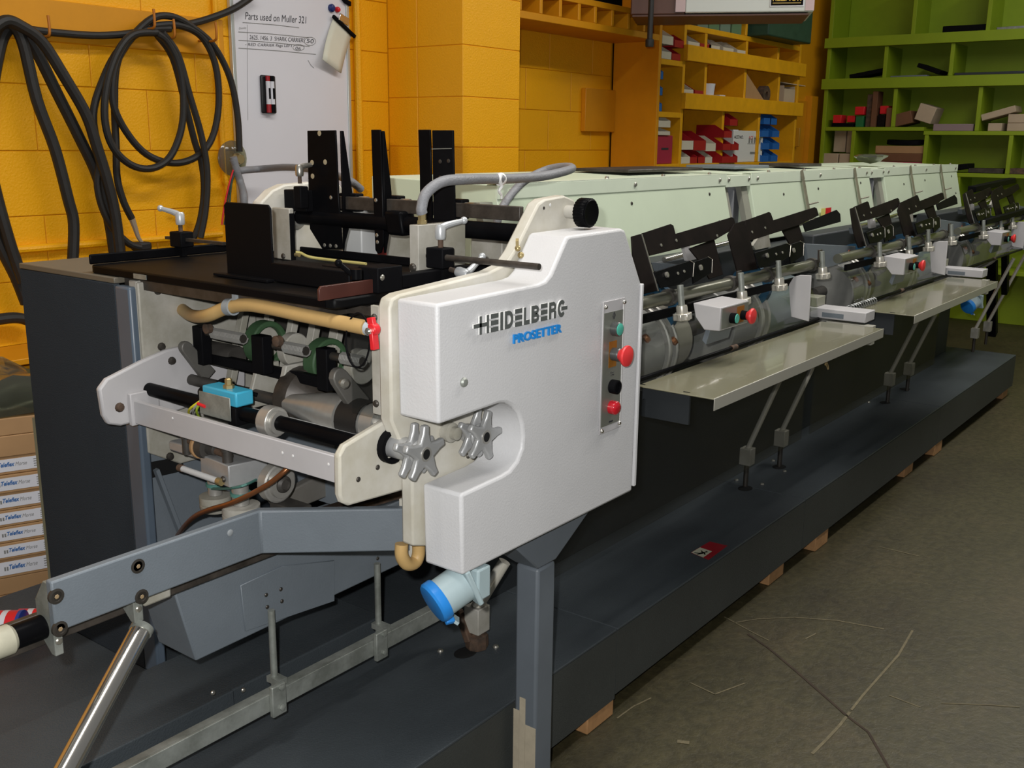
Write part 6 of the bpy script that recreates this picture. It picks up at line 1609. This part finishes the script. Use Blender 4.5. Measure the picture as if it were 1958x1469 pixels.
# ------------------------------------------------------------------ hoods
HY = 1.54
hz1 = 1.197
hx0, hx1 = px(950, 357, 'Y', HY).x, px(1392, 337, 'Y', HY).x
HL = hx1-hx0-.02
def hood(k, x0, straps, lab):
    h = thing('hood', lab, 'hood', (x0+HL/2, HY+.1, .96), 'pale hoods along the machine')
    x1 = x0+HL
    dy = .045                                     # front leans back upwards
    P = [(x0, HY-dy, .985), (x0, HY, hz1-.03), (x0, HY, hz1), (x0, HY+.42, hz1+.01), (x0, HY+.42, .97), (x0, HY-dy, .97)]
    obj('hood_shell', MB().prism(P, (HL, 0, 0)), HOODM, h, bevel=.003)
    obj('rim_strip', MB().box(x0-.002, x1+.002, HY-.004, HY-.0003, hz1-.034, hz1+.002), HOODE, h, bevel=.001)
    obj('rim_top', MB().box(x0-.002, x1+.002, HY-.004, HY+.03, hz1+.0022, hz1+.004), HOODE, h)
    for t in (.04, .52, .96): screw(h, (x0+HL*t, HY-.0045, hz1-.015), (0, -1, 0), .007, .004, BOLTB)
    for t in (.15, .42, .68, .93): screw(h, (x0+HL*t, HY+.015, hz1+.0042), (0, 0, 1), .006, .006, BOLTB)
    for t, z in ((.50, 1.13), (.90, 1.14), (.55, 1.035), (.93, 1.05), (.22, 1.12)):
        yy = HY-dy*(hz1-.03-z)/(hz1-.03-.985)-.0006
        screw(h, (x0+HL*t, yy, z), (0, -1, .25), .0055, .002, BOLT)
    so_ = mat('olive_grey_return', '8f8f83', .45, var=.1, scale=8)
    for xa, xb in ((x0-.05, x0-.002), (x1+.002, x1+.042)):
        obj('side_return', MB().prism([(xa, HY+.012, hz1-.04), (xa, HY-dy+.012, .985), (xb, HY-dy+.012, .985), (xb, HY+.012, hz1-.04)], (0, .02, 0)), so_, h)
    for t in straps:
        x = x0+HL*t
        m = mat('worn_strap', '9a9484', .4, metal=.4, var=.3, scale=25)
        A = [V((x, HY-.0045, hz1+.006)), V((x+.012, HY-.010, hz1-.03)), V((x+.016, HY-.034, 1.07)), V((x+.018, HY-.05, 1.01))]
        mb = MB()
        for a, b in zip(A, A[1:]): mb.bar(a, b, .020, .004, up=(0, -1, 0))
        so2 = obj('strap', mb, m, h); obj('strap_pin', MB().cyl(A[2]+V((.008, -.003, .006)), A[2]+V((.05, -.02, .014)), .003), m, so2)
    return h
hood(0, hx0, (), 'nearest pale mint sheet metal hood behind the light grey cover')
# red and yellow sticker low on the middle hood
hs = px(1430, 332, 'Y', HY).x-hx0-.02
x2_ = hx0+PITCH; 
h2 = hood(1, x2_, (.36, .83), 'middle pale mint hood with two straps hanging on its front')
q = px(1583, 407, 'Y', HY-.04)
obj('warning_label', MB().box(q.x-.03, q.x+.03, q.y-.0015, q.y-.0003, q.z-.02, q.z+.02), REDP, h2, smooth=False)
obj('label_field', MB().box(q.x-.075, q.x-.031, q.y-.0015, q.y-.0003, q.z-.02, q.z+.02), mat('pale_yellow_label', 'd8d27a', .5), h2, smooth=False)
hood(2, hx0+2*PITCH, (.30, .72), 'farthest pale mint hood with two straps, before the lime shelves')
for k in (0, 1):
    a, b = hx0+HL+PITCH*k, hx0+PITCH*(k+1)
    j = thing('hood_joint', ('recessed grey joint between the nearest and the middle hood', 'recessed grey joint between the middle and the farthest hood')[k], 'joint', ((a+b)/2, HY, .97), 'joints between the hoods')
    obj('joint_panel', MB().box(a+.003, b-.003, HY+.035, HY+.05, .97, hz1-.004), mat('cool_grey_panel', '8d8f94', .4, var=.1, scale=6), j, smooth=False)
    obj('joint_fold', MB().box((a+b)/2-.02, (a+b)/2-.012, HY+.005, HY+.0345, .97, hz1-.05), mat('cool_grey_panel', '8d8f94', .4), j)
    obj('bridge_strip', MB().box(a+.004, b-.003, HY-.003, HY+.02, hz1-.040, hz1-.002), HOODE, j, bevel=.001)
    for x in (a+.02, b-.02): screw(j, (x, HY-.0035, hz1-.015), (0, -1, 0), .007, .004, BOLTB)
# loose boards and a plastic bag on top of the hoods
bz = hz1+.0115
def slab(u0, u1, y0, y1, h, m, lab, z=bz, nm='board'):
    xa, xb = px(u0, 332, 'Y', y0).x, px(u1, 332, 'Y', y0).x
    return one(nm, MB().box(xa, xb, y0, y1, z, z+h), m, lab, 'board', bevel=.003)
slab(1203, 1345, HY+.12, HY+.34, .010, RUSTB, 'dark board lying on top of the nearest hood')
slab(1405, 1470, HY+.12, HY+.32, .012, SLATE, 'grey board lying on the near end of the middle hood')
slab(1528, 1570, HY+.12, HY+.3, .012, RUSTB, 'small dark slab lying on the middle hood')
bgc = px(1663, 322, 'Y', HY+.12)
mb = MB(); rows = []
for i in range(7):
    row = []
    for j in range(9):
        a = 2*math.pi*j/8; t = i/6; r = (math.sin(math.pi*(.12+.88*(1-t)))**.6)*(1+.18*math.sin(3*a+i))
        row.append((bgc.x+.10*r*math.cos(a)*(1 if t < 1 else .1), bgc.y+.07*r*math.sin(a)*(1 if t < 1 else .1), bz+.004+.045*math.sin(t*math.pi/2)))
    rows.append(row)
one('plastic_bag', MB().sheet(rows), POLY, 'crumpled clear plastic bag on top of the far hood joint', 'bag', solid=.0008)

# far end frame of the machine
fe = thing('end_casing', 'dark end casing closing the far end of the gathering section', 'casing', (5.75, 1.5, BZ))
obj('end_wall', MB().box(5.725, 5.75, 1.43, 2.25, BZ+.001, .955), mat('dark_slate_casing', '2c3033', .55), fe)
obj('end_arm', MB().bar(px(1858, 362, 'Y', 1.35), px(1935, 345, 'Y', 1.35), .04, .03), BLACKP, fe, bevel=.004)
obj('end_arm', MB().bar(px(1880, 425, 'Y', 1.14), px(1990, 395, 'Y', 1.14), .03, .025), BLACKP, fe, bevel=.004)

obj('end_post', MB().bar(px(1897, 500, 'Y', 1.30), px(1897, 640, 'Y', 1.30), .05, .05), BLACKP, fe, bevel=.004)
obj('end_post', MB().bar(px(1922, 470, 'Y', 1.22), px(1922, 560, 'Y', 1.22), .03, .05), BLACKP, fe, bevel=.004)
# coiled spring lying at the edge of the middle guard
a_, b_ = px(1617, 581, 'Y', 1.130), px(1673, 558, 'Y', 1.130); L_ = (b_-a_).length; n_ = 13
zt2 = .765+.0135
pts = [V((a_.x+(b_.x-a_.x)*i/(n_*8), 1.128+.011*math.cos(i*math.pi/4), zt2+.011*math.sin(i*math.pi/4))) for i in range(n_*8+1)]
one('coil_spring', MB().tube(pts, .0022, 6, 0), mat('dull_spring', '8d8f8e', .35, metal=.5), 'open coil spring lying on the second tray along the guard edge', 'spring')

# ------------------------------------------------------------------ cartons behind the cabinet
bxY = 2.62
p0, p1 = px(-60, 900, 'Y', bxY), px(95, 900, 'Y', bxY)
STK = ((798, 838), (838, 868), (868, 902), (902, 936), (936, 971), (971, 1002), (1002, 1033), (1033, 1063), (1063, 1098), (1098, 1135), (1135, 1172))
# the pile faces the camera, a little turned
ca = px(85, 900, 'Y', 2.55)
Cc = V((ca.x, ca.y, 0)); dxv = V((-.93, .37, 0)).normalized(); dyv = V((.37, .93, 0)).normalized()
def cz(v): # height on the face plane under pixel column 60
    d = RT*((60-CW/2)/FPX) + DN*((v-CH/2)/FPX) + FW
    n = V((dxv.y, -dxv.x, 0)); t = (Cc-CAM).dot(n)/d.dot(n); return (CAM+d*t).z
def cpt(s, dp, z): return Cc + dxv*s + dyv*dp + V((0, 0, z))
zt_list = [cz(v) for v in (795, 828, 868, 902, 936, 969, 1000, 1031, 1062, 1098)]
zz_ = [q for q in zt_list]
while zz_[-1] > .05: zz_.append(zz_[-1]-.047)
zz_[-1] = .001
nb = len(zz_)-1
for i in range(nb):
    z1, z0 = zz_[i]-.0008, zz_[i+1]
    off = R.uniform(-.006, .006); top_plain = i < 2; lab_on = 2 <= i < 9
    w_ = .46
    where = ('topmost plain', 'second plain')[i] if i < 2 else ('labelled, number %s from the top' % ('three', 'four', 'five', 'six', 'seven', 'eight', 'nine')[i-2] if lab_on else 'plain, number %s from the top' % ('ten', 'eleven', 'twelve', 'thirteen', 'fourteen', 'fifteen', 'sixteen')[min(6, i-9)])
    c = thing('carton', 'flat brown carton in the pile left of the cabinet, '+where, 'carton', cpt(w_/2, .15, z0), 'brown cartons piled left of the cabinet')
    def hb(s0, s1, d0, d1, a, b): return MB().hull([cpt(s0, d0, a), cpt(s1, d0, a), cpt(s1, d1, a), cpt(s0, d1, a)], [cpt(s0, d0, b), cpt(s1, d0, b), cpt(s1, d1, b), cpt(s0, d1, b)])
    obj('carton_body', hb(-.08, w_, off, .30, z0, z1), CARD, c, bevel=.002)
    if lab_on:
        h = z1-z0; s0 = .006+abs(off)
        obj('paper_label', hb(s0-.06, s0+.122+(.03 if i < 5 else 0), off-.0009, off-.0001, z0+h*.16, z0+h*.86), LABELW, c, smooth=False)
        q = cpt(s0+.098, off-.0011, z0+h*.44); d = -dxv
        text_part('label_print', 'Teleflex', q, d, (0, 0, 1), .040, h*.26, LBLUE, c, lift=.0004, off=.03, shear=.3)
        text_part('label_print', 'Morse', q+d*.041, d, (0, 0, 1), .028, h*.22, INKG, c, lift=.0004, shear=.3)
        mb = MB()
        for r_ in range(4): mb.add([q+d*(.085+.0)+V((0, 0, h*(-.16+.13*r_))), q+d*(.108)+V((0, 0, h*(-.16+.13*r_))), q+d*(.108)+V((0, 0, h*(-.11+.13*r_))), q+d*(.085)+V((0, 0, h*(-.11+.13*r_)))], [(0, 1, 2, 3)])
        for a_, b_ in ((-.012, .10), (-.006, .10)): mb.add([q+d*a_+V((0, 0, -h*.05)), q+d*(a_+.004)+V((0, 0, -h*.05)), q+d*(a_+.004)+V((0, 0, h*.16)), q+d*a_+V((0, 0, h*.16))], [(0, 1, 2, 3)])
        obj('label_marks', mb, INKG, c, smooth=False, kind='stuff')
# polythene covered stack on the pile
zt0 = zz_[0]
pc = thing('wrapped_bundle', 'polythene wrapped dark bundle on top of the carton pile', 'bundle', cpt(.2, .15, zt0))
def hb2(s0, s1, d0, d1, a, b): return MB().hull([cpt(s0, d0, a), cpt(s1, d0, a), cpt(s1, d1, a), cpt(s0, d1, a)], [cpt(s0, d0, b), cpt(s1, d0, b), cpt(s1, d1, b), cpt(s0, d1, b)])
zb1 = cz(745)
obj('bundle', hb2(-.06, .42, .02, .28, zt0+.001, zb1), mat('olive_fabric', '4c4a26', .8, var=.4, scale=30), pc, bevel=.01)
rows = [[cpt(-.07+.06*i, .008+.28*j/4, zb1+.012+.018*math.sin(i*1.3+j)+(.02 if 1 < i < 5 else 0)) for i in range(9)] for j in range(5)]
rows.insert(0, [cpt(-.07+.06*i, .004-.004*math.sin(i*2.1), zt0+.005+.004*math.sin(i*1.7)) for i in range(9)])
obj('polythene', MB().sheet(rows), POLY, pc, solid=.0006)
ysh = one('yellow_ledge', MB().box(.9, 1.9, 2.95, 3.168, px(20, 690, 'Y', 2.95).z-.02, px(20, 690, 'Y', 2.95).z), YELLOWW, 'yellow painted ledge on the block wall behind the cartons', 'ledge', bevel=.003)
tz_ = BZ+.0005

# printed tins on the floor pile in front of the cartons
for (u, v, r, h, l) in ((14, 1207, .028, .05, 'red white and blue printed tin lying left of the arm bracket'), (60, 1190, .016, .05, 'smaller red printed tin behind the other tin')):
    c = px(u, v+(20 if r > .02 else 8), 'Z', BZ); sc_ = (c-CAM).length/2.1; r *= sc_; h *= sc_; c.z = tz_+r*1.03+.001
    t = thing('printed_tin', l, 'tin', (c.x, c.y, c.z-r))
    a = V((.6, -.7, 0)).normalized(); c = c-a*h*.4
    obj('tin_body', MB().lathe(c, a, [(r, 0), (r, h*.9)], 22, rel=False), REDP, t)
    obj('tin_band', MB().ring(c+a*h*.35, a, r*.99, r*1.01, h*.2, 22), LABELW, t)
    obj('tin_lid', MB().lathe(c+a*h*.9, a, [(r*1.02, 0), (r*1.02, h*.12), (r*.9, h*.14)], 22, rel=False), mat('tin_blue', '2b3f8c', .35), t)
